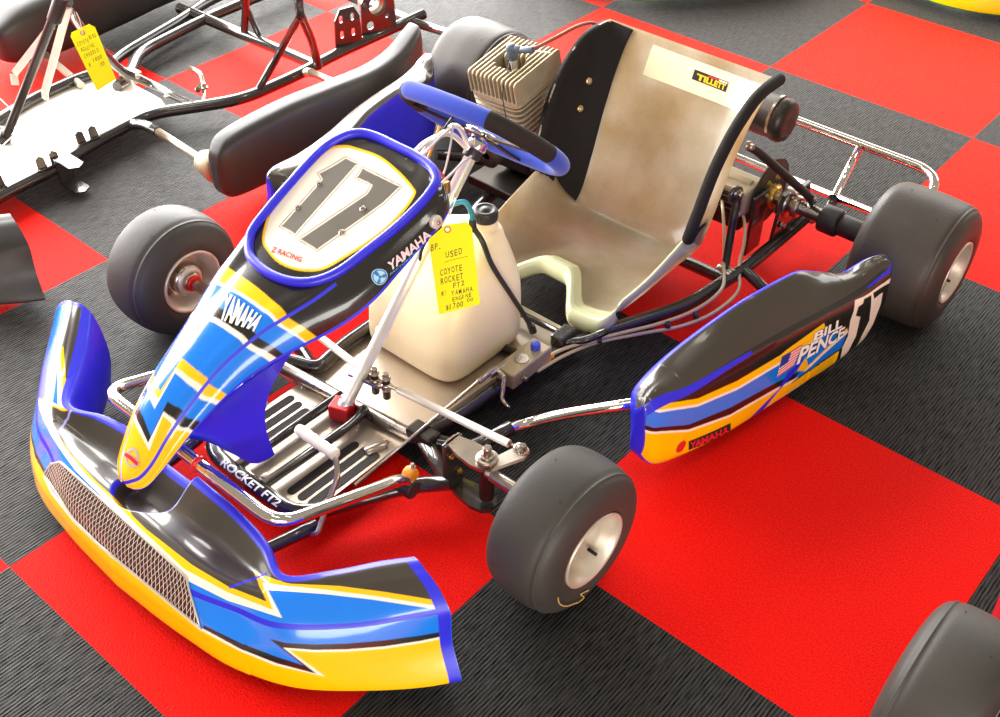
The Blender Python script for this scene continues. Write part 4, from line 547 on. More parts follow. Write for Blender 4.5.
surf_quad(bd, P, [(c[0]-hu*.7, c[1]+hv*.82), (c[0]-hu*.7, c[1]-hv*.82), (c[0]+hu*.7, c[1]-hv*.82), (c[0]+hu*.7, c[1]+hv*.82)], 1, .0018)
bd.build('round_badge', ['silverline', 'red'], nose, 'grey ring badge crossed by a red bar')
rt = MB(); surf_text(rt, P, ANC_NOSE['redtxt'], 'Z RACING', 0, .001, .02, .3); rt.build('lettering', 'redanod', nose)
for c in ANC_NOSE['screws']:
    p = sample(P, [c])[0]; s_ = MB(); s_.bolt(p, (0, -.42, .9), .0035, .004, 0); s_.build('panel_screw', 'steel', nose)
c = sample(P, [ANC_NOSE['bolt'][0]])[0]; s_ = MB(); s_.cyl(c-[0.003, 0, 0], c+[.006, 0, .002], .011, 0, 24, bev=.002); s_.bolt(c+[.004, 0, .001], (1, 0, .3), .0035, .005, 1); s_.build('side_bolt', ['zinc', 'steel'], nose)

# --- side pods
for sx in (1, -1):
    P = pod_surface(520, 320, sx)
    if sx < 0: P = P+np.array([-.028, .02, .032])
    def pb(U, V): return np.where(V > .43, PIX['satinblack_lit'], PIX['black'])  # pod top gets the lightened black, as if lit from above
    b = MB(); cl = paint(P, POD if sx > 0 else [(m_, [(u_, max(v_, .80) if .7 < v_ < .71 else v_) for u_, v_ in p_]) for m_, p_ in POD], pb)
    b.grid(P if sx > 0 else P[:, ::-1], col=cl if sx > 0 else cl[:, ::-1])
    G = np.stack([P[:, -1], P[:, 0]], 1); b.grid(G if sx > 0 else G[:, ::-1], col=PUR)
    for e in (0, -1):
        r_ = P[e]; c = r_.mean(0); n = len(r_); V = np.vstack([r_, c]); fw = (e == 0) == (sx > 0)
        b.add(V, [[(i+1) % n, i, n] if fw else [i, (i+1) % n, n] for i in range(n)], 0, False, PUR)
    pod = b.build('side_pod', 'livery', kart, 'side pod with striped outer face' if sx > 0 else 'far side pod seen from its blue inner face')
    if sx > 0:
        lo = MB(); lt = MB()
        for k_, tx in (('bill', 'BILL'), ('pence', 'PENCE')):
            surf_text(lo, P, ANC_POD[k_], tx, 0, .0007, .07); surf_text(lt, P, ANC_POD[k_], tx, 0, .0013, .03)
        lo.build('lettering_outline', 'black', pod); lt.build('lettering', 'white', pod)
        fg = MB(); fq = ANC_POD['flag']; surf_quad(fg, P, fq, 0, .0007)
        def sub(a0, a1, b0, b1): return [tuple(quadmap(fq, np.array([[a_, b_]]))[0]) for a_, b_ in ((a0, b0), (a1, b0), (a1, b1), (a0, b1))]
        for k_ in range(0, 7): surf_quad(fg, P, sub(0, 1, k_*2/13, (k_*2+1)/13), 1, .0011, 3)
        surf_quad(fg, P, sub(0, .45, 6/13, 1), 2, .0014, 3); fg.build('flag_sticker', ['white', 'red', 'flagblue'], pod)
        ym = MB(); yq = ANC_POD['yam']; surf_quad(ym, P, yq, 0, .0006)
        iq = [tuple(quadmap(yq, np.array([[a_, b_]]))[0]) for a_, b_ in ((.03, .12), (.97, .12), (.97, .88), (.03, .88))]
        surf_text(ym, P, iq, 'YAMAHA', 1, .0011, .05); surf_disc(ym, P, ANC_POD['oval'][0], 0, .0125, 1, .0007); surf_disc(ym, P, ANC_POD['oval'][0], .0092, .0104, 2, .0011)
        ym.build('lettering', ['ink', 'red', 'wirered'], pod, 'red lettering with a round emblem on the yellow stripe')

# --- chassis
t = MB(); R = .0145
for s in (1, -1):
    t.tube([(s*.0, -.232, .05), (s*.118, -.232, .05), (s*.205, -.062, .05), (s*.262, -.012, .06)], R, 0, fillet=.045)
    t.tube([(s*.262, -.012, .06), (s*.17, .030, .052), (s*.135, .045, .05), (s*.150, .12, .05), (s*.156, .31, .05), (s*.205, .49, .05), (s*.285, .68, .05), (s*.308, .88, .05), (s*.31, 1.13, .055)], R, 0, fillet=.05)
    t.tube([(s*.308, .872, .05), (s*.44, .80, .062), (s*.475, .74, .08)], R*.85, 0, fillet=.03)
    t.tube([(s*.155, .045, .05), (s*.235, .068, .062), (s*.262, .150, .072)], R*.95, 0, fillet=.02)
    t.tube([(s*.155, -.222, .048), (s*.14, -.300, .055), (s*.13, -.36, .062)], R*.8, 0, fillet=.02)
    t.box((s*.30, 1.10, .10), (.012, .07, .10), 0)
t.tube([(-.30, .80, .05), (.30, .815, .05)], R, 0); t.tube([(-.31, 1.125, .055), (.31, 1.125, .055)], R, 0); t.tube([(-.155, .33, .05), (.155, .33, .05)], R*.7, 0)
t.tube([(-.042, -.225, .056), (-.042, .02, .056)], .0095, 0); t.tube([(.026, -.225, .056), (.030, -.02, .056), (.022, .02, .06)], .0095, 0, fillet=.03)
t.build('frame', 'tube', kart, 'black tubular steel frame')
ax = MB(); ax.tube([(-.255, -.004, .056), (-.20, .0, .052), (.135, .034, .05)], .0125, 0, 16, fillet=.05); ax.box((.150, .040, .06), (.06, .035, .03), 1, bev=.006); ax.cyl((.10, -.005, .035), (.085, -.045, .035), .011, 0, 20, bev=.004)
ax.build('front_cross_tube', ['steel', 'darkmetal'], kart)
rk = MB(); V, F = text_mesh('ROCKET FT2', .03, .2)
def rocket(V):
    a = V[:, 0]; h = V[:, 1]-.5; x = -.066+a*.150; an = math.radians(62)+h*math.radians(58)
    return np.stack([x, -.232-(R+.0007)*np.cos(an), .05+(R+.0007)*np.sin(an)], 1)
bm = bmesh.new()
for q in V: bm.verts.new((q[0], q[1], 0))
bm.verts.ensure_lookup_table()
for f in F:
    try: bm.faces.new([bm.verts[i] for i in f])
    except ValueError: pass
for k_ in range(1, 6): bmesh.ops.bisect_plane(bm, geom=list(bm.verts)+list(bm.edges)+list(bm.faces), plane_co=(0, k_/6, 0), plane_no=(0, 1, 0))
bm.verts.index_update(); V = np.array([q.co[:2] for q in bm.verts]); F = [[q.index for q in f.verts] for f in bm.faces]; bm.free()
rk.add(rocket(V), F, 0, False); rk.build('lettering', 'white', kart, 'white lettering on the front frame tube')

# floor tray with grip slots
def plate2d(outer, holes, z, th):
    cu = bpy.data.curves.new('tray_outline', 'CURVE'); cu.dimensions = '2D'; cu.fill_mode = 'BOTH'; cu.extrude = th/2
    for loop in [outer]+holes:
        sp = cu.splines.new('POLY'); sp.points.add(len(loop)-1); sp.use_cyclic_u = True
        for p_, q in zip(sp.points, loop): p_.co = (q[0], q[1], 0, 1)
    o = bpy.data.objects.new('tray_source', cu); COL.objects.link(o); bpy.context.view_layer.update()
    me = bpy.data.meshes.new_from_object(o.evaluated_get(bpy.context.evaluated_depsgraph_get())); V = np.array([v.co[:] for v in me.vertices])+[0, 0, z]; F = [list(p_.vertices) for p_ in me.polygons]
    bpy.data.objects.remove(o); bpy.data.curves.remove(cu); bpy.data.meshes.remove(me); return V, F
def slot(x, y0, y1, w, k=6):
    a = np.linspace(0, math.pi, k); r = w/2
    return [(x+r*math.cos(q), y1-r+r*math.sin(q)) for q in a]+[(x-r*math.cos(q), y0+r-r*math.sin(q)) for q in a]
slots = [slot(x, y0, y0+.165, .0165) for x, y0 in ((.058, -.200), (.0815, -.197), (.105, -.195))]+[slot(-x-.012, y0, y0+.165, .0165) for x, y0 in ((.062, -.20), (.0855, -.197), (.109, -.195))]
outer = [(-.140, -.225), (.122, -.225), (.118, .05), (.145, .12), (.150, .47), (-.150, .47), (-.150, .12), (-.140, .05)]
V, F = plate2d(outer, [], .036, .0025); tr = MB(); tr.add(V, F, 0, False); tray = tr.build('floor_tray', 'tray', kart, 'silver floor tray')
for sl in slots:
    V, F = plate2d(sl, [], .0378, .0012); s_ = MB(); s_.add(V, F, 0, False); s_.build('grip_strip', 'griptape', tray, 'black grip strip')
for x, y in ((.10, -.215), (-.12, -.215), (.095, .0), (-.125, .0), (-.004, -.2)):
    s_ = MB(); s_.cyl((x, y, .037), (x, y, .0405), .006, 0, 16, bev=.001); s_.build('tray_bolt', 'steel', tray)

# --- chromed bumper bars
c = MB(); c.tube([(.222, -.072, .085), (.228, -.10, .112), (.216, -.336, .195), (-.222, -.336, .200), (-.235, -.10, .115), (-.228, -.072, .085)], .0105, 0, 16, fillet=.042)
c.build('nose_bar', 'chrome', kart, 'chromed bar behind the front bumper')
for s in (1, -1):
    c = MB(); c.cyl((s*.222-.014, -.072, .068), (s*.222+.014, -.072, .068), .017, 0, 20, bev=.003); c.cyl((s*.222-.010, -.066, .095), (s*.222+.010, -.066, .095), .013, 1, 20, bev=.003); c.bolt((s*.222, -.06, .105), (0, 0, 1), .004, .008, 2)
    c.build('bar_clamp', ['blackplastic', 'orange', 'steel'], kart)
    c = MB(); c.tube([(s*.262, .148, .073), (s*.315, .22, .088), (s*.40, .30, .11), (s*.452, .36, .12)], .0105, 0, 16, fillet=.06); c.build('side_bar', 'chrome', kart)
for x in (.03, -.12):
    c = MB(); c.cyl((x-.003, -.336, .197), (x+.003, -.336, .197), .0145, 0, 20, bev=.001); c.build('bar_bracket', 'redanod', kart)
c = MB()
c.tube([(-.33, 1.197, .097), (-.335, 1.27, .175), (-.30, 1.295, .185), (.49, 1.295, .185), (.53, 1.265, .185), (.545, 1.20, .15)], .0105, 0, 16, fillet=.05)
c.tube([(-.34, 1.197, .095), (.52, 1.195, .095)], .0095, 0, 16)
for x in (.335,): c.tube([(x, 1.295, .185), (x+.006, 1.197, .097)], .0095, 0, 14)
c.build('rear_bumper', 'chrome', kart, 'chromed rear bumper')
for x in (.32, -.32):
    c = MB(); c.tube([(x, 1.13, .055), (x+.03, 1.16, .07), (x+.02, 1.195, .095)], .012, 0, 12, fillet=.02); c.build('bumper_mount', 'tube', kart)

# --- wheels
def tyre_profile(Rt, w, rb=.066):
    pr = [(.014, rb-.004), (.006, rb), (.001, rb+.006), (-.001, rb+.018), (.003, .80*Rt), (.010, .90*Rt), (.017, .940*Rt), (.020, .962*Rt), (.024, .957*Rt), (.034, .985*Rt), (.05*w/.13, Rt), (w*.5, Rt*1.004), (w-.05*w/.13, Rt), (w-.034, .985*Rt), (w-.020, .955*Rt), (w-.010, .90*Rt), (w-.003, .80*Rt), (w+.001, rb+.018), (w-.001, rb+.006), (w-.006, rb), (w-.014, rb-.004)]
    k = np.arange(len(pr)); return [tuple(q) for q in herm(np.linspace(0, len(pr)-1, 90), k, np.array(pr))]
def make_wheel(parent, face, axis, Rt, w, rub, dish, hubside, label=None):
    """face: centre of the near rim plane; axis points from it into the wheel"""
    o = np.array(face, float); a = np.array(axis, float); a /= np.linalg.norm(a); rb = .0665
    m = MB()
    back = [(w-.010, rb-.012), (w-.002, rb-.007), (w+.001, rb-.002), (w, rb+.001), (w-.006, rb), (w-.014, rb-.009), (w*.5, rb-.012), (.016, rb-.008), (.006, rb), (.000, rb+.001), (-.001, rb-.002)]
    if dish == 'deep': pr = back+[(.002, rb-.0055), (.012, rb-.0095), (.024, rb-.0135), (.030, rb-.0155), (.058, rb-.017), (.066, rb-.023), (.070, .030), (.070, .0155), (.060, .0150), (.0598, .001)]
    else: pr = back+[(.002, rb-.006), (.010, rb-.0105), (.022, rb-.015), (.040, rb-.017), (.047, rb-.025), (.046, .034), (.012, .030), (.006, .026), (.006, .019), (.016, .0185), (.016, .010)]
    m.lathe(pr, o, a, 0, 64)
    ref = np.array([0, 0, 1.]); n1 = np.cross(a, ref); n1 /= np.linalg.norm(n1); n2 = np.cross(a, n1)
    if dish == 'deep':
        for k in range(3):
            an = .5+k*2.094; m.bolt(o+a*.0695+.034*(math.cos(an)*n1+math.sin(an)*n2), -a, .004, .006, 1)
        m.cyl(o+a*.030+(rb-.022)*(.5*n1+.866*n2), o+a*.012+(rb-.020)*(.5*n1+.866*n2), .003, 2, 12, bev=.001)
    else:
        for k in range(3):
            an = .3+k*2.094; m.bolt(o+a*.044+.042*(math.cos(an)*n1+math.sin(an)*n2), -a, .0045, .008, 1)
    wh = m.build('wheel', ['magnesium', 'steel', 'darkmetal'], parent, label)
    t_ = MB(); t_.lathe(tyre_profile(Rt, w), o, a, 0, 96)
    for k in range(4):      # wear holes in the tread
        an = k*1.57+.9
        for h in (.3, .72):
            an2 = an+h; d = math.cos(an2)*n1+math.sin(an2)*n2; t_.cyl(o+a*w*h+d*(Rt*1.002), o+a*w*h+d*(Rt*1.0062), .0015, 1, 10)
    t_.build('tyre', [rub, 'ink'], wh)
    return wh
st = -.032
fl_wheel = make_wheel(kart, (.571, -.017, .130), (-math.cos(st), -math.sin(st), 0), .130, .130, 'rubber', 'deep', None)
ck = MB()
for st_ in ([(-.108, .106), (-.106, .094), (-.095, .073), (-.083, .0605), (-.0574, .0440)], [(-.0297, .0488), (-.0500, .0580), (-.0400, .0400), (-.0546, .0410)]): ck.tube(curve([(.5735+.0012+.03*(y_+.017), y_, z_) for y_, z_ in st_], 16), .0011, 0, 6)
ck.build('chalk_mark', 'chalk', fl_wheel, 'yellow chalk scrawl on the tyre wall')
make_wheel(kart, (-.439, .001, .128), (-1, -.02, 0), .128, .128, 'rubber', 'hub', None)
make_wheel(kart, (.689, 1.038, .137), (-1, 0, 0), .137, .189, 'rubberworn', 'deep', None)
make_wheel(kart, (-.495, 1.038, .137), (-1, 0, 0), .137, .189, 'rubberworn', 'hub', None)
# red seal and hub of the far front wheel, stub axles, kingpins, steering arms
for s in (1, -1):
    a = MB(); a.tube([(s*.33, .0, .128), (s*.52, -.002 if s > 0 else .0, .128)], .0085, 0, 16); a.cyl((s*.345, .0, .128), (s*.43, .0, .128), .0115, 1, 20, bev=.002)
    if s < 0: a.cyl((-.432, .0, .128), (-.440, .0, .128), .0165, 2, 28, bev=.002); a.cyl((-.438, .0, .128), (-.450, .0, .128), .021, 0, 6, bev=.002); a.cyl((-.448, .0, .128), (-.475, .0, .128), .034, 0, 28, bev=.008)
    a.build('stub_axle', ['steel', 'steel', 'redanod'], kart)
    k = MB(); k.cyl((s*.332, .004, .060), (s*.332, .004, .158), .013, 1, 24, bev=.003); k.cyl((s*.332, .004, .150), (s*.332, .004, .158), .019, 0, 24, bev=.002); k.bolt((s*.332, .004, .157), (0, 0, 1), .0085, .018, 0)
    k.prism([(-.006, -.014), (.012, -.016), (.038, .048), (.035, .066), (.02, .066), (.01, .052)] if s > 0 else [(.006, -.014), (-.012, -.016), (-.038, .048), (-.035, .066), (-.02, .066), (-.01, .052)], (s*.332, .004, .138), (1, 0, 0), (0, 1, 0), .007, 2)
    k.bolt((s*.358, .062, .143), (0, 0, 1), .008, .012, 0); k.build('steering_knuckle', ['steel', 'darkmetal', 'zinc'], kart)
    y = MB()   # yoke that carries the kingpin
    arc = [(.255, -.012, .145), (.275, -.012, .155), (.332, .0, .150)]
    for z0, z1 in ((.142, .149), (.042, .050)): y.prism([(s*x_, y_*s) for x_, y_ in ((-.082, -.012), (-.045, -.021), (-.015, -.024), (.006, -.020), (.017, -.008), (.017, .008), (.006, .020), (-.015, .024), (-.045, .021), (-.082, .012))], (s*.332, .002, z0), (1, 0, 0), (0, 1, 0), z1-z0, 0 if z0 > .1 else 1)
    y.box((s*.256, .002, .095), (.010, .044, .108), 1, bev=.003)
    for dy, dz in ((-.01, .12), (.01, .07)): y.bolt((s*.262, .002+dy, dz), (s, 0, 0), .004, .005, 2)
    y.build('kingpin_yoke', ['steel', 'tube', 'brass'], kart)
# steering: column, pitman plate, tie rods, support
c = MB(); c.tube([(-.006, -.006, .062), (-.002, .354, .458)], .0115, 0, 20); c.cyl((-.006, -.010, .060), (-.006, .002, .074), .014, 0, 20, bev=.002); c.cyl((-.0085, .10, .172), (-.0085, .106, .178), .014, 0, 20)
c.build('steering_column', 'satin', kart, 'polished steering column')
c = MB(); c.box((-.010, -.008, .058), (.040, .036, .032), 0, rot=Matrix.Rotation(math.radians(20), 3, 'Z'), bev=.003); c.build('column_block', 'redanod', kart, 'red anodised block at the foot of the steering column')
c = MB(); c.prism([(-.012, -.006), (.05, .010), (.056, .032), (.03, .045), (-.01, .03)], (-.012, .030, .108), (1, 0, 0), (0, .8, -.3), .005, 0)
for x, y in ((.018, .052), (.043, .056)):
    c.cyl((x, y, .075), (x, y, .125), .0075, 1, 16, bev=.002); c.bolt((x, y, .122), (0, 0, 1), .0065, .010, 0); c.cyl((x, y, .095), (x, y, .112), .0105, 0, 20, bev=.004)
c.build('pitman_plate', ['steel', 'darkmetal'], kart)
for s in (1, -1):
    c = MB(); a = (.043, .057, .108) if s > 0 else (.014, .053, .108); e = (s*.352, .062, .146); c.tube([np.array(a)*.9+np.array(e)*.1, np.array(a)*.07+np.array(e)*.93], .0072, 0, 14); c.tube([a, e], .004, 1, 10)
    c.cyl((e[0], e[1], .138), (e[0], e[1], .153), .011, 1, 20, bev=.004); c.build('tie_rod', ['zinc', 'steel'], kart)
for p in ([(-.016, .30, .500), (.010, .21, .528), (.045, .13, .540)], [(-.012, .315, .515), (.007, .24, .521), (.030, .165, .516)]):
    c = MB(); c.tube([(-.004, .342, .444)]+p, .0048, 0, 12, fillet=.03); c.build('column_support', 'satin', kart)
c = MB(); c.cyl((-.004, .336, .436), (-.003, .352, .454), .0165, 0, 24, bev=.003); c.build('column_bush', 'blackplastic', kart)
# steering wheel
sc = np.array([.002, .370, .482]); tl = math.radians(-47); ux = np.array([math.cos(.03), 0, .045]); ux /= np.linalg.norm(ux); uy = np.array([0, math.sin(tl), math.cos(tl)]); uy -= ux*(ux@uy); uy /= np.linalg.norm(uy); un = -np.cross(ux, uy)
def swp(a):
    r = .150; x = r*math.cos(a); y = r*math.sin(a)
    if y > .118: y = .118+(y-.118)*.35
    if y < -.125: y = -.125+(y+.125)*.5
    return sc+ux*x+uy*y
w = MB(); N_ = 120; angs = np.linspace(0, 2*math.pi, N_, endpoint=False)
base = w.n; w.tube([swp(a) for a in angs], .0165, 0, seg=18, closed=True)
dark = lambda d: (0 < d < 52) or (128 < d < 176)
w.m = [1 if dark(math.degrees(angs[k//18])) else 0 for k in range(N_*18)]
sw = w.build('steering_wheel', ['suede', 'suededark'], kart, 'blue and black suede steering wheel')
h = MB(); h.prism([(-.022+.0, -.030), (.022, -.030), (.030, 0), (.024, .026), (-.024, .026), (-.030, 0)], sc-un*.012, ux, uy, .006, 0)
for an in (18, 162, 270):
    d = np.array([math.cos(math.radians(an)), math.sin(math.radians(an))]); pd = np.array([-d[1], d[0]]); L = .142
    pts = [tuple(d*.018+pd*.014), tuple(d*L*.55+pd*.010), tuple(d*L+pd*.012), tuple(d*L-pd*.012), tuple(d*L*.55-pd*.010), tuple(d*.018-pd*.014)]
    h.prism(pts[::-1], sc-un*.010, ux, uy, .004, 0)
h.cyl(sc-un*.040, sc-un*.008, .019, 1, 24, bev=.003); h.cyl(sc-un*.016, sc-un*.006, .034, 1, 28, bev=.003)
for k in range(3):
    an = k*2.094+.5; h.bolt(sc-un*.012+.012*0*ux+(.021*math.cos(an))*ux+(.021*math.sin(an))*uy, -un, .003, .006, 2)
h.build('spoke_plate', ['darkmetal', 'chrome', 'steel'], sw)

# --- pedals and brake
for s in (1, -1):
    if s > 0: pts = [(.044, -.146, .14), (.129, -.146, .14), (.150, -.160, .118), (.163, -.215, .062), (.172, -.236, .048), (.138, -.242, .045)]
    else: pts = [(-.056, -.146, .14), (-.141, -.146, .14), (-.162, -.160, .118), (-.170, -.215, .062), (-.178, -.236, .048), (-.150, -.242, .045)]
    p = MB(); p.tube(pts, .005, 0, 12, fillet=.012); pd = p.build('pedal', 'steel', kart)
    g = MB(); a = np.array(pts[0])+[s*-.006, 0, 0]; d = np.array([s, 0, 0]); L = .094
    g.lathe([(0, .001), (0, .009)]+[(L*(k+.5)/14, .0108 if k % 2 else .0096) for k in range(14)]+[(L, .009), (L, .001)], a, d, 0, 24); g.build('grip', 'grip', pd, 'ribbed cream pedal grip')
r = MB(); r.tube([(.150, -.128, .066), (.147, .236, .090)], .0032, 0, 10); r.cyl((.148, .19, .087), (.147, .235, .090), .006, 0, 12, bev=.001); r.build('brake_rod', 'steel', kart)
r = MB(); r.box((.166, .300, .072), (.046, .115, .036), 0, bev=.004); r.tube([(.147, .236, .090), (.175, .235, .085), (.183, .215, .045), (.205, .215, .040)], .0045, 1, 10, fillet=.01); r.bolt((.192, .27, .07), (1, 0, 0), .005, .006, 1); r.cyl((.168, .29, .088), (.168, .29, .092), .014, 1, 20)
r.box((.150, .245, .084), (.012, .05, .014), 1, bev=.003)
for z, y in ((.062, .352), (.054, .345)): r.cyl((.182, y-.01, z), (.187, y+.012, z), .005, 2, 12, bev=.001)
mc = r.build('brake_master_cylinder', ['castalu', 'steel', 'orange'], kart)
r = MB(); r.cyl((.168, .332, .088), (.168, .332, .104), .0095, 0, 20, bev=.0025); r.build('cap', 'bluecap', mc, 'blue cap')
r = MB(); r.tube(curve([(.182, .322, .062), (.186, .372, .064), (.207, .424, .066), (.246, .501, .066), (.289, .578, .068), (.318, .664, .068), (.322, .752, .070), (.285, .82, .080), (.253, .861, .12), (.22, .90, .150), (.18, .96, .14)], 60), .0036, 0, 10)
r.tube(curve([(.188, .315, .054), (.197, .374, .056), (.218, .442, .058), (.271, .538, .056), (.320, .616, .056), (.345, .712, .055), (.338, .80, .052), (.295, .871, .066), (.283, .901, .09), (.26, .935, .115), (.20, .99, .12)], 60), .0036, 0, 10)
for x, y, z in ((.225, .462, .063), (.30, .590, .063), (.325, .655, .062)): r.cyl((x-.003, y-.003, z), (x+.003, y+.003, z), .0085, 1, 12)
r.build('brake_hose', ['hose', 'blackplastic'], kart, 'pair of cream brake hoses')
# --- rear axle, brake
a = MB(); a.tube([(-.63, 1.038, .138), (.63, 1.038, .138)], .0155, 0, 24); axle = a.build('rear_axle', 'steel', kart)
for s in (1, -1):
    h = MB(); h.cyl((s*.385, 1.038, .138), (s*.428, 1.038, .138), .031, 0, 28, bev=.005); h.cyl((s*.428, 1.038, .138), (s*.50, 1.038, .138), .024, 0, 28, bev=.004); h.build('wheel_hub', 'blackplastic', axle)
    h = MB(); h.cyl((s*.29, 1.038, .138), (s*.312, 1.038, .138), .036, 1, 28, bev=.004); h.prism([(-.055, -.085), (.055, -.085), (.048, -.02), (.034, .034), (-.034, .034), (-.048, -.02)], (s*.30, 1.038, .138), (0, 1, 0), (0, 0, 1), .008, 0)
    for dy, dz in ((-.03, -.04), (.03, -.04), (0, .028)): h.bolt((s*.31, 1.038+dy, .138+dz), (s, 0, 0), .005, .008, 1)
    h.cyl((s*.318, 1.038, .138), (s*.334, 1.038, .138), .025, 1, 24, bev=.003); h.build('bearing_carrier', ['tube', 'steel'], kart)
d = MB(); d.lathe([(0, .02), (0, .078), (.004, .078), (.004, .02)], (.252, 1.038, .145), (1, 0, 0), 0, 48, smooth=False); d.cyl((.242, 1.038, .138), (.275, 1.038, .138), .028, 1, 6, bev=.003)
for k in range(6):
    an = k*1.047; d.bolt((.256, 1.038+.036*math.cos(an), .145+.036*math.sin(an)), (1, 0, 0), .004, .006, 1)
d.build('brake_disc', ['darkmetal', 'brass'], axle)
d = MB(); d.box((.195, .985, .150), (.105, .080, .064), 0, bev=.008); d.cyl((.15, .985, .176), (.235, .985, .176), .014, 0, 20, bev=.003)
for k in range(4): d.box((.195, .943, .165-k*.014), (.085, .014, .006), 1, bev=.001)
d.box((.195, .975, .105), (.095, .06, .050), 1, bev=.006)
for x, z in ((.16, .165), (.225, .170), (.235, .125)): d.bolt((x, .946, z), (.4, -1, .3), .005, .010, 2)
d.box((.262, .985, .095), (.008, .06, .15), 3, bev=.002); d.build('brake_caliper', ['castalu', 'darkmetal', 'steel', 'tube'], kart)

# --- seat
P = seat_surface(); s_ = MB(); sm_ = np.zeros((129, 109), int); sm_[:7] = 1; sm_[:58, :7] = 1; s_.grid(P, sm_)
# rolled front flange
lip = P[0]; s_.grid(np.stack([lip+np.array([0, a_, b_]) for a_, b_ in ((-.010, -.044), (-.017, -.034), (-.021, -.022), (-.019, -.011), (-.012, -.003), (0, 0))], 0), 1)
seat = s_.build('seat', ['fibre', 'gelcoat'], kart, 'moulded translucent fibreglass bucket seat')
sd = seat.modifiers.new('thickness', 'SOLIDIFY'); sd.thickness = .0045; sd.offset = -1
# black padding on the far wing, black edge roll on the near wing
du = np.gradient(P, axis=0); dv = np.gradient(P, axis=1); NN = np.cross(du, dv); NN /= np.linalg.norm(NN, axis=2)[:, :, None]
G = P[62:129, -33:]; m = MB(); G_in = G+NN[62:129, -33:]*.006; G_out = G-NN[62:129, -33:]*.010
m.grid(np.concatenate([G_in, G_out[:, ::-1]], 1), closej=True); m.build('wing_padding', 'trim', seat, 'black padded cover over the far wing')
edge = [tuple(q) for q in P[52:130, 0]]+[tuple(q) for q in P[129, 1:9]]
m = MB(); m.tube(edge, .0125, 0, 14); m.build('edge_roll', 'trim', seat, 'ribbed black roll along the near wing')
for i, j in ((109, 92), (101, 92)):
    bo = MB(); p = P[i, j]; n = NN[i, j]; bo.cyl(p+n*.004, p+n*.009, .008, 0, 20, bev=.002); bo.bolt(p+n*.008, n, .004, .004, 1); bo.build('seat_bolt', ['brass', 'steel'], seat)
bg_ = [(.8960, .590), (.8960, .215), (.972, .180), (.975, .590)]
def seat_quad(mb, quad, mi, off, n=14):
    a = np.linspace(0, 1, n); A, B = np.meshgrid(a, a, indexing='ij'); V = np.stack([A.ravel(), B.ravel()], 1); mb.grid(sample(P, quadmap(quad, V), off).reshape(n, n, 3), mi)
m = MB(); seat_quad(m, bg_, 0, .0012); M['clearvinyl'] = pm('pale_vinyl', '#f3e6bd', .22, coat=.5, noise=.08, nscale=12); m.build('back_sticker', 'clearvinyl', seat, 'pale rectangular sticker on the seat back')
lb = [(.9275, .4929), (.9265, .3937), (.9515, .3960), (.9525, .4933)]
m = MB(); seat_quad(m, lb, 0, .0020, 8)
def sq(a0, a1, b0, b1): return [tuple(quadmap(lb, np.array([[a_, b_]]))[0]) for a_, b_ in ((a0, b0), (a1, b0), (a1, b1), (a0, b1))]
V, F = text_mesh('TILLETT', .05); m.add(sample(P, quadmap(sq(.06, .94, .12, .72), V), .0026), F, 1, False); seat_quad(m, sq(.3, .62, .78, .92), 2, .0025, 3); seat_quad(m, sq(.64, .97, .78, .92), 3, .0025, 3)
m.build('maker_label', ['ink', 'yellow', 'red', 'white'], seat, 'black label with yellow block lettering')

# --- seat struts
c = MB(); c.tube([(.258, .900, .318), (.268, .912, .308), (.345, 1.045, .168), (.355, 1.05, .155)], .0095, 0, 14, fillet=.02); c.bolt((.254, .895, .322), (1, -.3, .2), .007, .012, 1); c.bolt((.352, 1.046, .165), (1, -.5, .5), .005, .009, 1); c.build('seat_strut', ['darkmetal', 'steel'], kart)
c = MB(); c.tube([(.268, .862, .215), (.275, .845, .19), (.285, .828, .075)], .0085, 0, 14, fillet=.02); c.bolt((.262, .868, .225), (1, -.3, .2), .007, .012, 1); c.cyl((.268, .828, .052), (.305, .828, .052), .019, 1, 20, bev=.004)
c.cyl((.255, .868, .222), (.264, .866, .222), .020, 2, 24, bev=.003); c.build('seat_strut', ['darkmetal', 'steel', 'tube'], kart)
c = MB(); c.tube([(.235, .47, .085), (.215, .43, .075), (.165, .40, .06)], .008, 0, 12, fillet=.02); c.box((.172, .415, .068), (.03, .05, .03), 0, bev=.005); c.tube([(-.06, .42, .06), (.10, .425, .062), (.165, .43, .06)], .007, 0, 12); c.build('seat_mount', 'tube', kart)

# --- fuel tank
def tank_surface(ni=70, nj=96):
    # stations bottom to top: z, centre x, centre y, half x, half y, corner power
    K = [(.040, -.032, .278, .060, .060, 4), (.043, -.032, .280, .108, .098, 5), (.055, -.027, .286, .122, .113, 6), (.10, -.027, .288, .123, .113, 6), (.17, -.027, .293, .120, .108, 6), (.215, -.026, .304, .110, .095, 5), (.25, -.020, .326, .090, .068, 4), (.268, -.008, .345, .064, .046, 3.4), (.280, .002, .362, .040, .032, 2.6), (.284, .006, .367, .026, .024, 2), (.296, .007, .368, .0225, .0225, 2), (.299, .007, .368, .0215, .0215, 2), (.299, .007, .368, .001, .001, 2)]
    t = np.linspace(0, len(K)-1, ni); A = herm(t, np.arange(len(K)), np.array(K, float)); a = np.linspace(0, 2*np.pi, nj, endpoint=False); Pt = np.zeros((ni, nj, 3))
    for i in range(ni):
        z, x, y, hx, hy, pw = A[i]; e = 2/max(pw, 2); c_, s_ = np.cos(a), np.sin(a)
        Pt[i, :, 0] = x+hx*np.sign(c_)*np.abs(c_)**e; Pt[i, :, 1] = y+hy*np.sign(s_)*np.abs(s_)**e; Pt[i, :, 2] = z
    return Pt
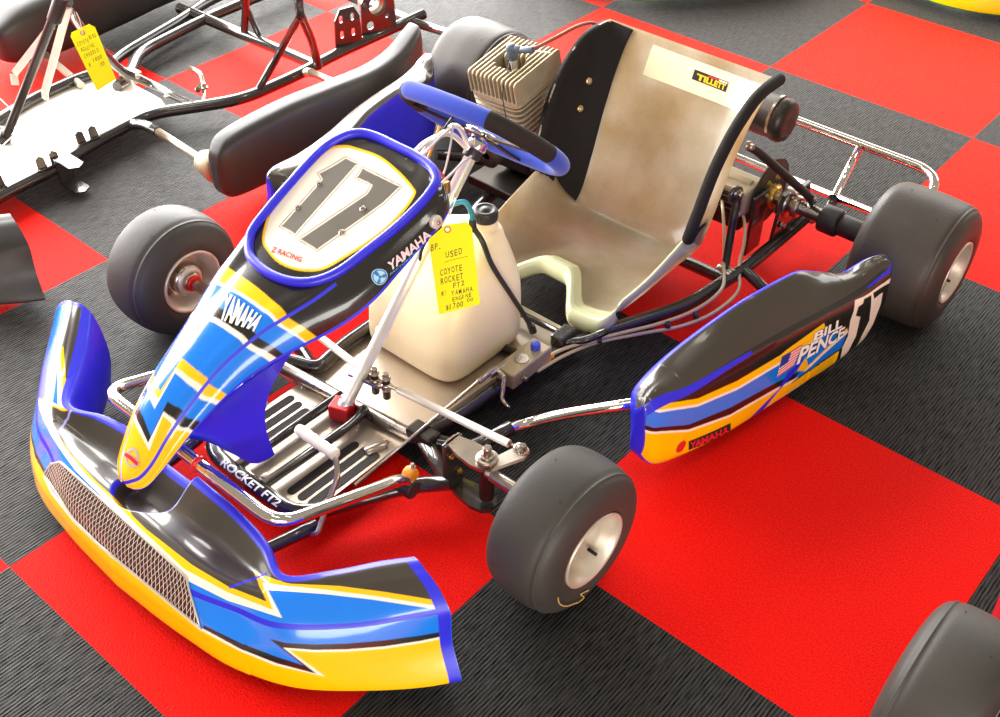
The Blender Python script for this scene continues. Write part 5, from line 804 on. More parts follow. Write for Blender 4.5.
T_ = tank_surface(); m = MB(); m.grid(T_[:, ::-1][::1], closej=True); m.add(T_[0], [list(range(96))]); tank = m.build('fuel_tank', 'tank', kart, 'cream translucent plastic fuel tank')
m = MB(); pr = [(0, .001), (0, .0225), (.003, .0238), (.020, .0230), (.023, .0210), (.0235, .016), (.0215, .0145), (.0215, .009), (.0245, .008), (.0245, .001)]; m.lathe(pr, (.007, .368, .295), (0, 0, 1), 0, 48)
for k in range(24):
    an = k*2*math.pi/24; m.tube([(.007+.0236*math.cos(an), .368+.0236*math.sin(an), .299), (.007+.0232*math.cos(an), .368+.0232*math.sin(an), .314)], .0011, 0, 5)
m.build('cap', 'blackplastic', tank, 'ribbed black screw cap')
m = MB(); m.tube(curve([(.004, .245, .360), (.022, .262, .385), (.036, .276, .390), (.044, .284, .374), (.044, .290, .345)], 30), .0048, 0, 10); m.cyl((.044, .289, .350), (.045, .292, .325), .007, 1, 14, bev=.001)
m.build('fuel_hose', ['teal', 'blackplastic'], kart, 'teal fuel hose')
m = MB(); m.tube(curve([(.045, .293, .330), (.062, .287, .325), (.077, .304, .262), (.097, .339, .180), (.104, .372, .116), (.106, .40, .060)], 26), .0052, 0, 10); m.cyl((.105, .395, .075), (.106, .402, .055), .008, 0, 12); m.build('tank_strap', 'blackplastic', kart, 'black tank strap')

# --- engine
EO = np.array([-.350, .708, .354]); ex = np.array([.138, .0, .009]); Lx = np.linalg.norm(ex); ex /= Lx; ey = np.array([-.002, .160, .031]); Ly = np.linalg.norm(ey); ey /= Ly; ey -= ex*(ex@ey); ey /= np.linalg.norm(ey); ez = np.cross(ex, ey); Rm = np.stack([ex, ey, ez], 1)
EL = lambda x, y, z: EO+ex*x+ey*y+ez*z
def rrect(hx, hy, r, k=6):
    o = []
    for cx_, cy_, a0 in ((hx-r, hy-r, 0), (-hx+r, hy-r, 90), (-hx+r, -hy+r, 180), (hx-r, -hy+r, 270)):
        for a in np.linspace(0, 90, k): o.append((cx_+r*math.cos(math.radians(a0+a)), cy_+r*math.sin(math.radians(a0+a))))
    return o
m = MB(); cxl, cyl_ = Lx/2, Ly/2
for k in range(7):   # barrel fins
    z = -.068-k*.0135; sh = 1-.010*k; m.prism([(a*sh, b*sh) for a, b in rrect(.070, .082, .022)], EL(cxl, cyl_, z-.003), ex, ey, .0042, 0)
m.lathe([(0, .01), (0, .046), (.13, .046), (.13, .01)], EL(cxl, cyl_, -.19), ez, 0, 36, smooth=False)
m.box(EL(cxl, cyl_, -.225), (.125, .13, .085), 1, rot=Rm, bev=.016, seg=3); m.lathe([(0, .01), (0, .05), (.01, .058), (.085, .058), (.095, .05), (.095, .01)], EL(cxl-.05, cyl_, -.235), ex, 1, 36)
m.box(EL(cxl, cyl_+.1, -.20), (.07, .08, .06), 1, rot=Rm, bev=.01); m.box((-.28, .80, .075), (.14, .17, .022), 1, bev=.003)
m.lathe([(0, .01), (0, .032), (.06, .032), (.066, .026), (.066, .01)], EL(cxl, -.055, -.17), ey, 2, 28)
engine = m.build('engine', ['castalu', 'darkmetal', 'blackplastic'], kart, 'air-cooled engine with finned barrel')
m = MB(); m.prism([(a, b) for a, b in rrect(Lx/2, Ly/2, .018)], EL(cxl, cyl_, -.062), ex, ey, .012, 0)
NF = 12
for k in range(NF):
    x = .004+k*(Lx-.008)/(NF-1); pl_ = (abs(k-5.5) < 3)
    def finpoly(y0, y1, r=.010):
        o = [(y0, -.054)]
        for a in np.linspace(180, 90, 5): o.append((y0+r+r*math.cos(math.radians(a)), -r+r*math.sin(math.radians(a))))
        for a in np.linspace(90, 0, 5): o.append((y1-r+r*math.cos(math.radians(a)), -r+r*math.sin(math.radians(a))))
        o.append((y1, -.054)); return o
    th = .0034
    if pl_ and k not in (3, 8):
        for y0, y1 in ((.002, .050-.002*abs(k-5.5)), (.098+.002*abs(k-5.5), Ly-.002)): m.prism(finpoly(y0, y1, .008), EL(x-th/2, 0, 0), ey, ez, th, 0)
    elif k in (3, 8): m.prism(finpoly(.002, .060), EL(x-th/2, 0, 0), ey, ez, th, 0); m.prism(finpoly(.085, Ly-.002), EL(x-th/2, 0, 0), ey, ez, th, 0)
    else: m.prism(finpoly(.002, Ly-.002), EL(x-th/2, 0, 0), ey, ez, th, 0)
for dx, dy in ((-.028, -.012), (.028, -.012), (-.028, .03), (.028, .03)): m.bolt(EL(cxl+dx, cyl_+dy, -.042), ez, .005, .010, 1)
m.build('cylinder_head', ['castalu', 'darkmetal'], engine, 'finned cylinder head')
m = MB(); pc = EL(cxl, cyl_, 0); m.cyl(pc-ez*.04, pc+ez*.004, .008, 1, 6); m.lathe([(0, .001), (0, .0105), (.004, .0125), (.030, .0120), (.036, .009), (.036, .001)], pc+ez*.0, ez, 0, 24); m.lathe([(0, .001), (0, .0095), (.026, .0085), (.030, .006), (.030, .001)], pc+ez*.026-ex*.004, ex+ey*.15, 0, 20)
m.build('spark_plug', ['plugcap', 'zinc'], engine, 'spark plug under a grey cap')
m = MB(); a = pc+ez*.026+ex*.026+ey*.004; m.tube(curve([a, a+ex*.026+ez*.006+ey*.010, a+ex*.050+ez*.014+ey*.045, a+ex*.062+ez*.010+ey*.11, a+ex*.06-ez*.02+ey*.18, a+ex*.055-ez*.10+ey*.22], 30), .0042, 0, 10); m.cyl(a-ex*.004, a+ex*.03+ez*.006+ey*.005, .0075, 1, 16, bev=.002); m.build('plug_lead', ['lead', 'plugcap'], engine)
m = MB(); m.tube(curve([EL(.11, .10, .012), EL(.085, .115, .022), EL(.07, .09, .012), EL(.09, .04, .006), EL(.105, -.005, -.03), EL(.11, -.012, -.10)], 30), .0012, 0, 6); m.tube([EL(.08, .10, .014), EL(.14, .125, .010)], .0014, 1, 6); m.build('engine_wire', ['wireblack', 'wirewhite'], engine)
m = MB(); m.tube(curve([EL(cxl, Ly, -.12), EL(cxl+.02, Ly+.08, -.13), (-.22, 1.08, .26), (-.16, 1.12, .272)], 24), .021, 0, 20); m.lathe([(0, .002), (0, .038), (.006, .047), (.345, .047), (.350, .049), (.362, .049), (.372, .043), (.375, .028), (.370, .001)], (-.14, 1.115, .280), (1, 0, -.01), 0, 48)
m.cyl((.20, 1.115, .280), (.206, 1.115, .280), .0485, 1, 40); m.build('exhaust_silencer', ['darkmetal', 'steel'], kart, 'round black exhaust silencer behind the seat')

# --- loose wiring behind the nose
def wire(mat, pts, r=.0022): m = MB(); m.tube(curve(pts, 30), r, 0, 8); m.build('wire', mat, kart)
wire('wirered', [(.028, .145, .535), (.033, .19, .508), (.026, .23, .464), (.019, .25, .440)], .0028)
wire('wireorange', [(-.018, .275, .520), (.009, .23, .513), (.026, .19, .497), (.03, .15, .47)], .0026)
wire('wireblack', [(-.010, .30, .53), (.002, .25, .517), (.007, .22, .507), (.023, .19, .492), (.03, .15, .47)], .0026)
wire('wirewhite', [(.0, .29, .525), (.020, .26, .499), (.021, .24, .455), (.040, .20, .46), (.05, .14, .46)], .0018)
wire('wirewhite', [(.010, .325, .45), (.029, .28, .464), (.043, .24, .468), (.055, .19, .47), (.05, .14, .46)], .0022)
wire('wireblack', [(.03, .225, .36), (.012, .20, .33), (.0, .19, .27), (-.005, .15, .22)], .003)
m = MB(); m.box((.021, .25, .425), (.009, .012, .024), 0, bev=.003); m.build('wire_connector', 'brass', kart)

# ---------------------------------------------------------------- price tags
def make_tag(origin, pts, hole, lines, label, group, side_strings, ink, sc=1.0):
    """pts: bl, br of the card bottom etc. given in world space: chamfered outline, top first"""
    t = empty('price_tag', tuple(origin), label, 'price tag', group)
    Q = np.array(pts)-np.array(origin); n = np.cross(Q[5]-Q[0], Q[3]-Q[0]); n /= np.linalg.norm(n)
    H = np.array(hole)-np.array(origin); m = MB(); k = len(Q)
    # card with a punched hole
    a = np.linspace(0, 2*np.pi, 24, endpoint=False); up = (Q[1]+Q[2])/2-(Q[4]+Q[5])/2; up /= np.linalg.norm(up); rt = np.cross(up, n); rh = .0032
    outl = []
    P2 = np.array([[(q-H)@rt, (q-H)@up] for q in Q]); ang = np.arctan2(P2[:, 1], P2[:, 0])
    for q in a:      # ray from the hole centre to the outline
        d = np.array([math.cos(q), math.sin(q)]); best = 1e9
        for i in range(k):
            p0, p1 = P2[i], P2[(i+1) % k]; e = p1-p0; den = d[0]*(-e[1])+d[1]*e[0]
            if abs(den) < 1e-12: continue
            tt_ = (p0[0]*(-e[1])+p0[1]*e[0])/den; s_ = (d[0]*p0[1]-d[1]*p0[0])/den
            if tt_ > 0 and -1e-6 <= s_ <= 1+1e-6: best = min(best, tt_)
        outl.append((q, best))
    allang = sorted(set([round(float(q), 5) for q, _ in outl]+[round(float(x % (2*math.pi)), 5) for x in ang])); ro = []
    for q in allang:
        d = np.array([math.cos(q), math.sin(q)]); best = 1e9
        for i in range(k):
            p0, p1 = P2[i], P2[(i+1) % k]; e = p1-p0; den = d[0]*(-e[1])+d[1]*e[0]
            if abs(den) < 1e-12: continue
            tt_ = (p0[0]*(-e[1])+p0[1]*e[0])/den; s_ = (d[0]*p0[1]-d[1]*p0[0])/den
            if tt_ > 0 and -1e-4 <= s_ <= 1+1e-4: best = min(best, tt_)
        ro.append(d*best)
    ro = np.array(ro); ri = np.array([[rh*math.cos(q), rh*math.sin(q)] for q in allang]); to3 = lambda A, o: H+A[:, :1]*rt+A[:, 1:]*up+n*o
    for o_, flip in ((.0003, False), (-.0003, True)):
        G = np.stack([to3(ri, o_), to3(ro, o_)], 0); m.grid(G[::-1] if flip else G, 0, closej=True, smooth=False)
    m.grid(np.stack([to3(ro, .0003), to3(ro, -.0003)], 0), 0, closej=True, smooth=False)
    card = m.build('card', 'tag', t)
    e_ = MB(); e_.lathe([(-.0006, rh), (-.0008, rh+.003), (.0008, rh+.003), (.0006, rh), (-.0006, rh)], H, n, 0, 24); e_.build('eyelet', 'eyelet', t)
    s_ = MB()
    for st_ in side_strings: s_.tube(curve([np.array(p_)-np.array(origin) for p_ in st_], 16), .0009, 0, 6)
    s_.build('string', 'string', t)
    # writing, in card coordinates: a across 0..1, b down 0..1
    tl, tr_, br_, bl__ = Q[0]+(Q[1]-Q[0])*0, Q[3], Q[4], Q[5]
    w = MB(); wr = random.Random(7); lift = n*((H-Q[0])@n); tl, tr_, br_, bl__ = tl+lift, tr_+lift, br_+lift, bl__+lift
    for tx, a0, a1, b0, b1, shear in lines:
        if tx == '_':
            pts_ = [tl*(1-b_)*(1-a_)+tr_*(1-b_)*a_+bl__*b_*(1-a_)+br_*b_*a_+n*.0006 for a_, b_ in ((a0, b0), ((a0+a1)/2, (b0+b1)/2-.003), (a1, b1))]; w.tube(pts_, .0003, 0, 5); continue
        cw = (a1-a0)/len(tx)
        for i, ch in enumerate(tx):
            if ch == ' ': continue
            V, F = text_mesh(ch, .004, shear); j = wr.uniform(-.012, .012); wd = .78 if ch not in 'Iil1./' else .4
            A = a0+cw*i+cw*V[:, 0]*wd; top, bot = b0+(b1-b0)*(a1 and (i+.5)/len(tx)*0)+j*.4, b1+j*.4
            if ch in '.': top = bot-.012
            B = bot+(top-bot)*V[:, 1]; A = A[:, None]; B = B[:, None]
            w.add(tl*(1-B)*(1-A)+tr_*(1-B)*A+bl__*B*(1-A)+br_*B*A+n*.0006, F, 0, False)
    w.build('handwriting', ink, t)
    return t
kt = lambda x: (x[0]-.42, x[1]-.02, x[2])
TAGP = [(0.0451, 0.1752, 0.3646), (0.0604, 0.2013, 0.3894), (0.0867, 0.2285, 0.3942), (0.0955, 0.2316, 0.3829), (0.1352, 0.2082, 0.2524), (0.0865, 0.1538, 0.2349)]
hole = kt((0.0652, 0.2023, 0.3818)); hp = np.array(hole)
make_tag(hole, [kt(p) for p in TAGP], hole, [('BP.', .02, .30, .07, .15, .2), ('USED', .34, .74, .21, .29, .1), ('_', .28, .84, .335, .335, 0), ('COYOTE', .16, .70, .42, .50, .1), ('ROCKET', .14, .70, .53, .61, .15), ('FT2', .42, .70, .635, .70, .1), ('w/', .12, .28, .70, .77, .2), ('YAMAHA', .36, .88, .735, .80, .1), ('ENGINE', .36, .84, .82, .875, .1), ('$1700', .18, .62, .90, .97, .15), ('00', .70, .86, .885, .93, .1)],
    'yellow price tag handwritten USED, hanging before the cream fuel tank', None, [[hp, hp+[-.015, .02, .025], hp+[-.02, .04, .045], kt((-.004, .222, .30))], [hp, hp+[-.005, .012, .022], hp+[-.012, .035, .04], kt((.0, .225, .305))]], 'ink')
TAGB = [(-1.6946, .2894, .2775), (-1.6942, .2943, .2862), (-1.6759, .3344, .3001), (-1.6685, .344, .2915), (-1.6343, .3491, .1642), (-1.6544, .3022, .1424)]
h2 = np.array((-1.6849, .3175, .2850))
h2 = np.array(TAGB[0])*.28+np.array(TAGB[1])*.22+np.array(TAGB[2])*.22+np.array(TAGB[3])*.28+np.array([.002, .0, -.006])
make_tag(tuple(h2), TAGB, tuple(h2), [('COYOTE', .10, .60, .13, .20, .2), ('BIRD', .62, .92, .10, .17, .2), ('ROLLING', .14, .72, .24, .31, .2), ('CHASSIS', .14, .80, .35, .42, .2), ('$', .16, .26, .52, .59, .2), ('1000', .40, .82, .48, .55, .2), ('00', .62, .82, .60, .67, .2)],
    'yellow price tag hanging from the steering post of the bare kart frame', None, [[h2, h2+[.0, .0, .03], (-1.618, .25, .375), (-1.615, .246, .375)], [h2, h2+[-.012, -.005, .03], (-1.63, .245, .365), (-1.612, .235, .37)]], 'brownink')

# ---------------------------------------------------------------- bare rolling chassis behind
ch = empty('kart_chassis', (-1.72, .40, 0), 'stripped frame of bare black tubes with a white floor tray and grey side pods', 'kart frame')
w2 = lambda *p: [(q[0]+1.72, q[1]-.40, q[2]) for q in p]
t = MB(); R = .0155
t.tube(w2((-1.52, -.20, .05), (-1.55, -.05, .05), (-1.562, .10, .05), (-1.595, .22, .05), (-1.617, .41, .05), (-1.565, .50, .05), (-1.500, .62, .05), (-1.500, .82, .05), (-1.515, .95, .05), (-1.512, 1.32, .055)), R, 0, 14, fillet=.06)
t.tube(w2((-1.84, -.20, .05), (-1.85, .03, .05), (-1.868, .137, .05), (-1.906, .246, .05), (-1.92, .40, .05), (-1.905, .47, .05), (-1.955, .56, .05), (-2.02, .81, .05), (-2.07, .96, .05), (-2.08, 1.3, .05)), R, 0, 14, fillet=.06)
t.tube(w2((-1.80, .44, .05), (-1.83, .50, .05), (-1.93, .60, .05), (-1.97, .84, .05), (-1.99, 1.28, .05)), R, 0, 14, fillet=.06)
t.tube(w2((-2.09, .862, .05), (-1.505, .885, .05)), R, 0, 14); t.tube(w2((-2.06, 1.27, .05), (-1.512, 1.27, .05)), R, 0, 14); t.tube(w2((-1.52, -.19, .05), (-1.84, -.19, .05)), R, 0, 14)
t.tube(w2((-1.36, .73, .34), (-1.355, .722, .30), (-1.40, .79, .19), (-1.480, .870, .06)), .0115, 0, 12, fillet=.05); t.tube(w2((-1.360, .725, .285), (-1.505, .680, .055)), .010, 0, 12)
t.tube(w2((-1.70, .82, .29), (-1.74, .85, .17), (-1.80, .875, .06)), .0115, 0, 12, fillet=.04); t.tube(w2((-1.735, .81, .27), (-1.755, .89, .06)), .0085, 0, 12)
t.tube(w2((-1.614, .262, .395), (-1.72, .32, .305), (-1.785, .45, .10), (-1.74, .50, .06), (-1.56, .51, .055)), .0115, 0, 12, fillet=.08)
t.tube(w2((-1.49, 1.26, .055), (-1.36, 1.27, .058)), .013, 0, 12)
t.build('frame', 'tube', ch, 'bare black tube frame')
t = MB(); t.tube(w2((-1.605, .215, .38), (-1.775, .098, .052)), .0105, 0, 14); t.cyl(*w2((-1.578, .232, .43), (-1.606, .213, .37)), .0165, 1, 20, bev=.002); t.cyl(*w2((-1.77, .10, .06), (-1.785, .092, .04)), .015, 0, 16, bev=.002); t.build('steering_post', ['darkmetal', 'blackplastic'], ch)
def strap(a, b, w_, th, extra=None):
    m = MB(); a, b = np.array(a), np.array(b); d = b-a; L = np.linalg.norm(d); d /= L; sdv = np.cross(d, (.6, -.7, .4)); sdv /= np.linalg.norm(sdv); nn = np.cross(sdv, d)
    m.prism([(0, -w_/2), (L, -w_/2), (L, w_/2), (0, w_/2)], a, d, sdv, th, 0)
    if extra is not None:
        e = np.array(extra)-b; m.prism([(0, -w_/2), (np.linalg.norm(e), -w_/2), (np.linalg.norm(e), w_/2), (0, w_/2)], b, e, sdv, th, 0)
    return m
m = strap(*w2((-1.618, .262, .385), (-1.850, .262, .085)), .020, .003, w2((-1.856, .262, .062))[0]); m.bolt(w2((-1.85, .262, .07))[0], (1, -.5, .2), .004, .006, 0); m.build('nose_bracket', 'zinc', ch, 'silver flat support strap')
m = strap(*w2((-1.64, .222, .345), (-1.862, .203, .155)), .018, .003, w2((-1.846, .192, .135))[0]); m.build('nose_bracket', 'zinc', ch, 'silver flat support strap')
t = MB(); tp = w2((-1.535, -.19), (-1.565, .1), (-1.60, .22), (-1.618, .41), (-1.60, .452), (-1.66, .49), (-1.80, .49), (-1.90, .46), (-1.912, .40), (-1.90, .25), (-1.868, .14), (-1.85, .03), (-1.84, -.19)) if False else [(x+1.72, y-.40) for x, y in ((-1.535, -.19), (-1.568, .1), (-1.60, .22), (-1.620, .41), (-1.60, .46), (-1.68, .49), (-1.80, .49), (-1.90, .46), (-1.912, .40), (-1.90, .25), (-1.868, .14), (-1.85, .03), (-1.84, -.19))]
t.prism(tp, (0, 0, .036), (1, 0, 0), (0, 1, 0), .003, 0)
ty = t.build('floor_tray', 'whitetray', ch, 'white floor tray')
for x, y in ((-1.845, .16), (-1.60, .10), (-1.63, .44)): t = MB(); t.cyl((x+1.72, y-.4, .039), (x+1.72, y-.4, .044), .008, 0, 16, bev=.0015); t.build('tray_bolt', 'steel', ty)
t = MB()
for y in (.085, .215, -.06):
    x = -1.553 if y < .15 else -1.588
    for dy in (-.018, .018): t.prism([(-.012, 0), (.012, 0), (.010, .028), (0, .034), (-.010, .028)], (x+1.72-.004, y+dy-.4, .062), (.1, 1, 0), (-.3, 0, 1), .004, 0)
    t.box((x+1.72, y-.4, .066), (.012, .06, .006), 0, bev=.002); t.build('tab_bracket', 'tube', ch); t = MB()
yk = np.array((-1.545+1.72, .115-.4, 0))
for z in (.078, .012): t.prism([(-.035, -.02), (.03, -.02), (.042, 0), (.03, .02), (-.035, .02)], yk+[0.03, 0, z], (1, 0, 0), (0, 1, 0), .004, 0)
t.box(yk+[-.003, 0, .047], (.006, .040, .07), 0, bev=.002)
t.build('kingpin_bracket', 'tube', ch)
t = MB(); b0 = np.array((-1.512+1.72, 1.03-.4, .06)); 
def holed(mb, W, H_, holes, o, axv, ayv, th, mi):
    V, F = plate2d([(-W/2, 0), (W/2, 0), (W/2*.92, H_*.72), (W/2*.5, H_), (-W/2*.5, H_), (-W/2*.92, H_*.72)], holes, 0, th); o = np.array(o); axv = np.array(axv, float); ayv = np.array(ayv, float); nn = np.cross(axv, ayv); mb.add(o+V[:, :1]*axv+V[:, 1:2]*ayv+V[:, 2:]*nn, F, mi, False)
circ = lambda x, y, r, k=20: [(x+r*math.cos(a), y+r*math.sin(a)) for a in np.linspace(0, 2*math.pi, k, endpoint=False)]
holed(t, .115, .135, [circ(0, .082, .029), circ(-.042, .092, .007), circ(.036, .112, .007), circ(-.028, .028, .012), circ(.028, .045, .006)], b0+[.0, .105, 0], (.25, .97, 0), (0, 0, 1), .006, 0)
holed(t, .085, .11, [slot(-.02+.0, .07, .092, .012), slot(.016, .07, .092, .012), slot(-.02, .025, .047, .012), slot(.016, .025, .047, .012)], b0+[-.005, -.01, 0], (.25, .97, 0), (0, 0, 1), .006, 0)
t.build('axle_carrier_plate', 'tube', ch, 'black drilled axle plates')
t = MB(); o = b0+np.array([-.012, .105, .082]); t.lathe([(0, .022), (0, .040), (.028, .044), (.03, .03), (.03, .022), (0, .022)], o-np.array([.025, -.006, 0]), (1, -.26, 0), 0, 32); t.box(o+np.array([-.014, 0, .034]), (.03, .05, .02), 0, bev=.006); t.build('axle_bearing', 'alu', ch)
t = MB(); t.tube(w2((-1.605, .345, .05), (-1.54, .347, .074), (-1.475, .340, .08)), .013, 1, 14, fillet=.03); t.tube(w2((-1.48, .341, .08), (-1.29, .325, .085)), .010, 0, 14); t.build('pod_tube', ['alu', 'tube'], ch)
t = MB(); t.tube(w2((-1.88, .382, .05), (-2.22, .430, .06)), .010, 0, 14); t.build('pod_tube', 'alu', ch)
t = MB(); t.tube(w2((-1.485, .83, .055), (-1.45, .82, .07)), .012, 0, 14); t.tube(w2((-1.45, .82, .07), (-1.28, .80, .09)), .009, 0, 14); t.build('pod_tube', 'alu', ch)
t = MB(); t.tube(w2((-1.63, .575, .05), (-1.60, .565, .075)), .008, 0, 10); t.tube(w2((-1.69, .60, .085), (-1.64, .60, .085), (-1.60, .575, .06), (-1.56, .54, .055)), .006, 0, 10, fillet=.015); t.bolt(w2((-1.59, .57, .07))[0], (0, 0, 1), .006, .012, 0)
t.bolt(w2((-1.66, .50, .05))[0], (0, 0, 1), .007, .01, 0); t.build('clutch_lever', 'steel', ch)
t = MB(); t.box(w2((-1.79, .485, .07))[0], (.05, .035, .03), 0, bev=.005); t.bolt(w2((-1.76, .48, .08))[0], (1, -.3, .4), .007, .014, 0); t.tube(w2((-1.82, .47, .07), (-1.70, .50, .06)), .007, 0, 10); t.build('pedal_mount', 'alu', ch)
t = MB(); t.tube(curve(w2((-1.95, .05, .10), (-1.85, .13, .13), (-1.77, .14, .08), (-1.72, .05, .06)), 20), .0018, 0, 6); t.build('cable', 'wirewhite', ch); t = MB(); t.tube(curve(w2((-1.95, .0, .06), (-1.86, .08, .07), (-1.74, .12, .07)), 20), .0018, 0, 6); t.build('cable', 'wirewhite', ch)
def pod_solid(st, name, mat, parent, label, nj=48):
    """st: stations (x, y, zlo, zhi, half thickness)"""
    t_ = np.linspace(0, len(st)-1, 60); A = herm(t_, np.arange(len(st)), np.array(st, float)); a = np.linspace(0, 2*np.pi, nj, endpoint=False); G = np.zeros((60, nj, 3))
    for i in range(60):
        x, y, z0, z1, h = A[i]; c_, s_ = np.cos(a), np.sin(a); G[i, :, 0] = x+h*np.sign(c_)*np.abs(c_)**.5; G[i, :, 1] = y; G[i, :, 2] = (z0+z1)/2+(z1-z0)/2*np.sign(s_)*np.abs(s_)**.42
    m_ = MB(); m_.grid(G[:, ::-1], 0, closej=True); m_.add(G[0], [list(range(nj))], 0, False); m_.add(G[-1], [list(range(nj))[::-1]], 0, False); return m_.build(name, mat, parent, label)
X = lambda x: x+1.762
Y = lambda y: y-.40
ps = pod_solid([(X(-1.222), Y(.285), .085, .13, .012), (X(-1.222), Y(.295), .05, .165, .026), (X(-1.224), Y(.34), .032, .192, .034), (X(-1.226), Y(.50), .028, .200, .036), (X(-1.232), Y(.65), .028, .190, .036), (X(-1.240), Y(.80), .030, .178, .036), (X(-1.252), Y(.90), .032, .185, .036), (X(-1.272), Y(.985), .036, .208, .034), (X(-1.285), Y(1.01), .045, .210, .026), (X(-1.29), Y(1.02), .08, .17, .012)], 'side_pod', 'blackplastic', ch, 'dark grey plastic side pod nearer the camera')
t = MB(); t.lathe([(0, .001), (0, .026), (.01, .030), (.055, .036), (.060, .030), (.060, .001)], w2((-1.28, .325, .085))[0], (1, -.02, 0), 0, 28); t.build('pod_mount', 'castalu', ps)
pod_solid([(X(-2.24), Y(.30), .085, .13, .02), (X(-2.24), Y(.32), .05, .16, .08), (X(-2.24), Y(.40), .03, .20, .105), (X(-2.25), Y(.55), .028, .215, .11), (X(-2.27), Y(.70), .028, .205, .11), (X(-2.28), Y(.82), .03, .19, .10), (X(-2.29), Y(.98), .036, .17, .09), (X(-2.29), Y(1.02), .08, .14, .03)], 'side_pod', 'blackplastic', ch, 'black plastic side pod on the far side')
# its plain front bumper, only the end of which reaches into the picture
P = bumper_surface(160, 110)*np.array([1.02, 1.0, .92])
c_, s_ = math.cos(.0), math.sin(.0); b = MB(); Q = P.copy(); Q[:, :, 0] += X(-1.735); Q[:, :, 1] += Y(.085); b.grid(Q, 0, closej=True)
for e in (0, -1):
    ring = Q[e]; c = ring.mean(0); n = len(ring); b.add(np.vstack([ring, c]), [[i, (i+1) % n, n] if e else [(i+1) % n, i, n] for i in range(n)], 0, False)
b.build('front_bumper', 'blackplastic', ch, 'black plastic front bumper')

# ---------------------------------------------------------------- karts cut off by the frame
k2 = empty('kart', (.9, .12, 0), 'kart cut off at lower right, only its grey slick tyre and dark red bodywork showing', 'go-kart')
o = lambda x, y, z: (x-.9, y-.12, z)
make_wheel(k2, o(.600, .075, .130), (math.cos(-.0), math.sin(-.0), 0), .130, .130, 'rubber', 'hub', 'grey slick front wheel')
t = MB(); G = []
for k_, (y, hx, z0, z1) in enumerate([(.235, .002, .10, .15), (.24, .02, .075, .18), (.26, .038, .05, .21), (.31, .05, .04, .235), (.50, .06, .035, .25), (.75, .05, .04, .26), (.80, .02, .08, .2)]):
    a = np.linspace(0, 2*np.pi, 40, endpoint=False); G.append(np.stack([.702-.9+hx*np.sign(np.cos(a))*np.abs(np.cos(a))**.6, 0*a+y-.12, (z0+z1)/2+(z1-z0)/2*np.sign(np.sin(a))*np.abs(np.sin(a))**.6], 1))
G = np.array(G); tt = np.linspace(0, 6, 40); G = herm(tt, np.arange(7), G.reshape(7, -1)).reshape(40, 40, 3); t.grid(G[:, ::-1], 0, closej=True); t.build('side_pod', 'slatered', k2, 'glossy dark red side pod')
t = MB(); t.tube([o(.64, .075, .13), o(1.1, .075, .10)], .012, 0, 16); t.tube([o(1.1, -.1, .05), o(1.1, .9, .05)], .015, 0, 14); t.tube([o(1.1, .55, .06), o(.77, .55, .10)], .011, 0, 14); t.build('frame', 'tube', k2)
def far_bumper(cx, cy, rot, mats, name_label, zs=1.0, parent=None):
    P = bumper_surface(160, 90); V_ = np.linspace(0, 1, 89)[None, :].repeat(159, 0); mi = np.where(V_ < .12, 1, 0); b = MB(); c_, s_ = math.cos(rot), math.sin(rot)
    Q = P.copy(); Q[:, :, 0] = c_*P[:, :, 0]-s_*P[:, :, 1]; Q[:, :, 1] = s_*P[:, :, 0]+c_*P[:, :, 1]; b.grid(Q, mi, closej=True)
    for e in (0, -1):
        r_ = Q[e]; c = r_.mean(0); n = len(r_); b.add(np.vstack([r_, c]), [[i, (i+1) % n, n] if e else [(i+1) % n, i, n] for i in range(n)], 0, False)
    return b
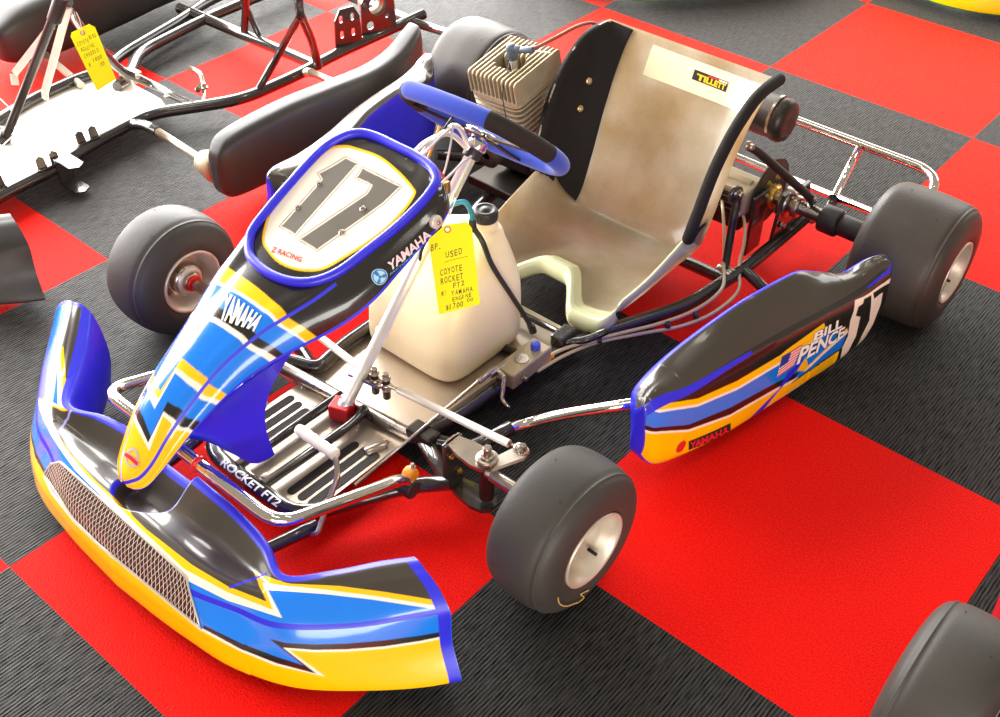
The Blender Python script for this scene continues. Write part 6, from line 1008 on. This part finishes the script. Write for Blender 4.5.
def far_kart(loc, rot, mats, label):
    k3 = empty('kart', loc, label, 'go-kart'); far_bumper(0, 0, rot, mats, '').build('front_bumper', mats, k3)
    t_ = MB(); c_, s_ = math.cos(rot), math.sin(rot); r2 = lambda x, y, z: (c_*x-s_*y, s_*x+c_*y, z)
    for s in (1, -1): t_.tube([r2(s*.13, -.34, .06), r2(s*.14, .2, .05), r2(s*.15, .32, .05)], .015, 0, 12)
    t_.tube([r2(-.14, .2, .05), r2(.14, .2, .05)], .015, 0, 12); t_.build('frame', 'tube', k3)
    for s in (1, -1): make_wheel(k3, r2(s*.46, .08, .13), np.array(r2(s, 0, 0)), .13, .13, 'rubber', 'hub', None)
    return k3
far_kart((-.345, 3.085, 0), .56, ['yellow', 'green'], 'yellow kart with a green lower edge, cut off at the top right corner')
far_kart((-1.355, 2.40, 0), .95, ['white', 'green'], 'white and green kart cut off by the top edge, beyond the fibreglass seat')

# ---------------------------------------------------------------- light and camera
def area(name, loc, target, sx, sy, energy, col):
    l = bpy.data.lights.new(name, 'AREA'); l.shape = 'RECTANGLE'; l.size = sx; l.size_y = sy; l.energy = energy; l.color = col
    o = bpy.data.objects.new(name, l); COL.objects.link(o); o.location = loc; o.rotation_euler = (Vector(target)-Vector(loc)).to_track_quat('-Z', 'Y').to_euler(); return o
area('shop_window_light', (-3.3, .95, 1.32), (.2, .3, .3), 5.8, 2.4, 600, (1, .985, .97))
area('back_window_light', (-.8, 5.2, 1.7), (-.3, .8, 0), 5.0, 1.8, 110, (1, .98, .95))
area('front_fill_light', (2.9, -3.1, 1.0), (-.2, .3, .2), 4.0, 1.5, 140, (1, .97, .92))  # added fill from behind the camera for upright faces, no actual window
for k, (x, y) in enumerate(((.3, -.5), (.5, 1.5), (-1.4, .6))): area('ceiling_light', (x, y, 2.9), (x, y, 0), 1.2, .2, 7, (1, .93, .82))
w = bpy.data.worlds.new('showroom_ambience'); scene.world = w; w.use_nodes = True; bgd = w.node_tree.nodes['Background']; bgd.inputs[0].default_value = (1, .9, .76, 1); bgd.inputs[1].default_value = .32
cam = bpy.data.cameras.new('camera'); co = bpy.data.objects.new('camera', cam); COL.objects.link(co)
cam.sensor_width = 36; cam.lens = 1124.68*36/1000; co.location = (.751, -.990, 1.4784); co.rotation_euler = (0.8591286865940628, -0.01535693047588079, 0.71065585186511); cam.clip_start = .01
scene.camera = co
vs_ = scene.view_settings; vs_.view_transform = 'Standard'; vs_.look = 'None'; vs_.gamma = 1; vs_.use_curve_mapping = False; vs_.exposure = .38
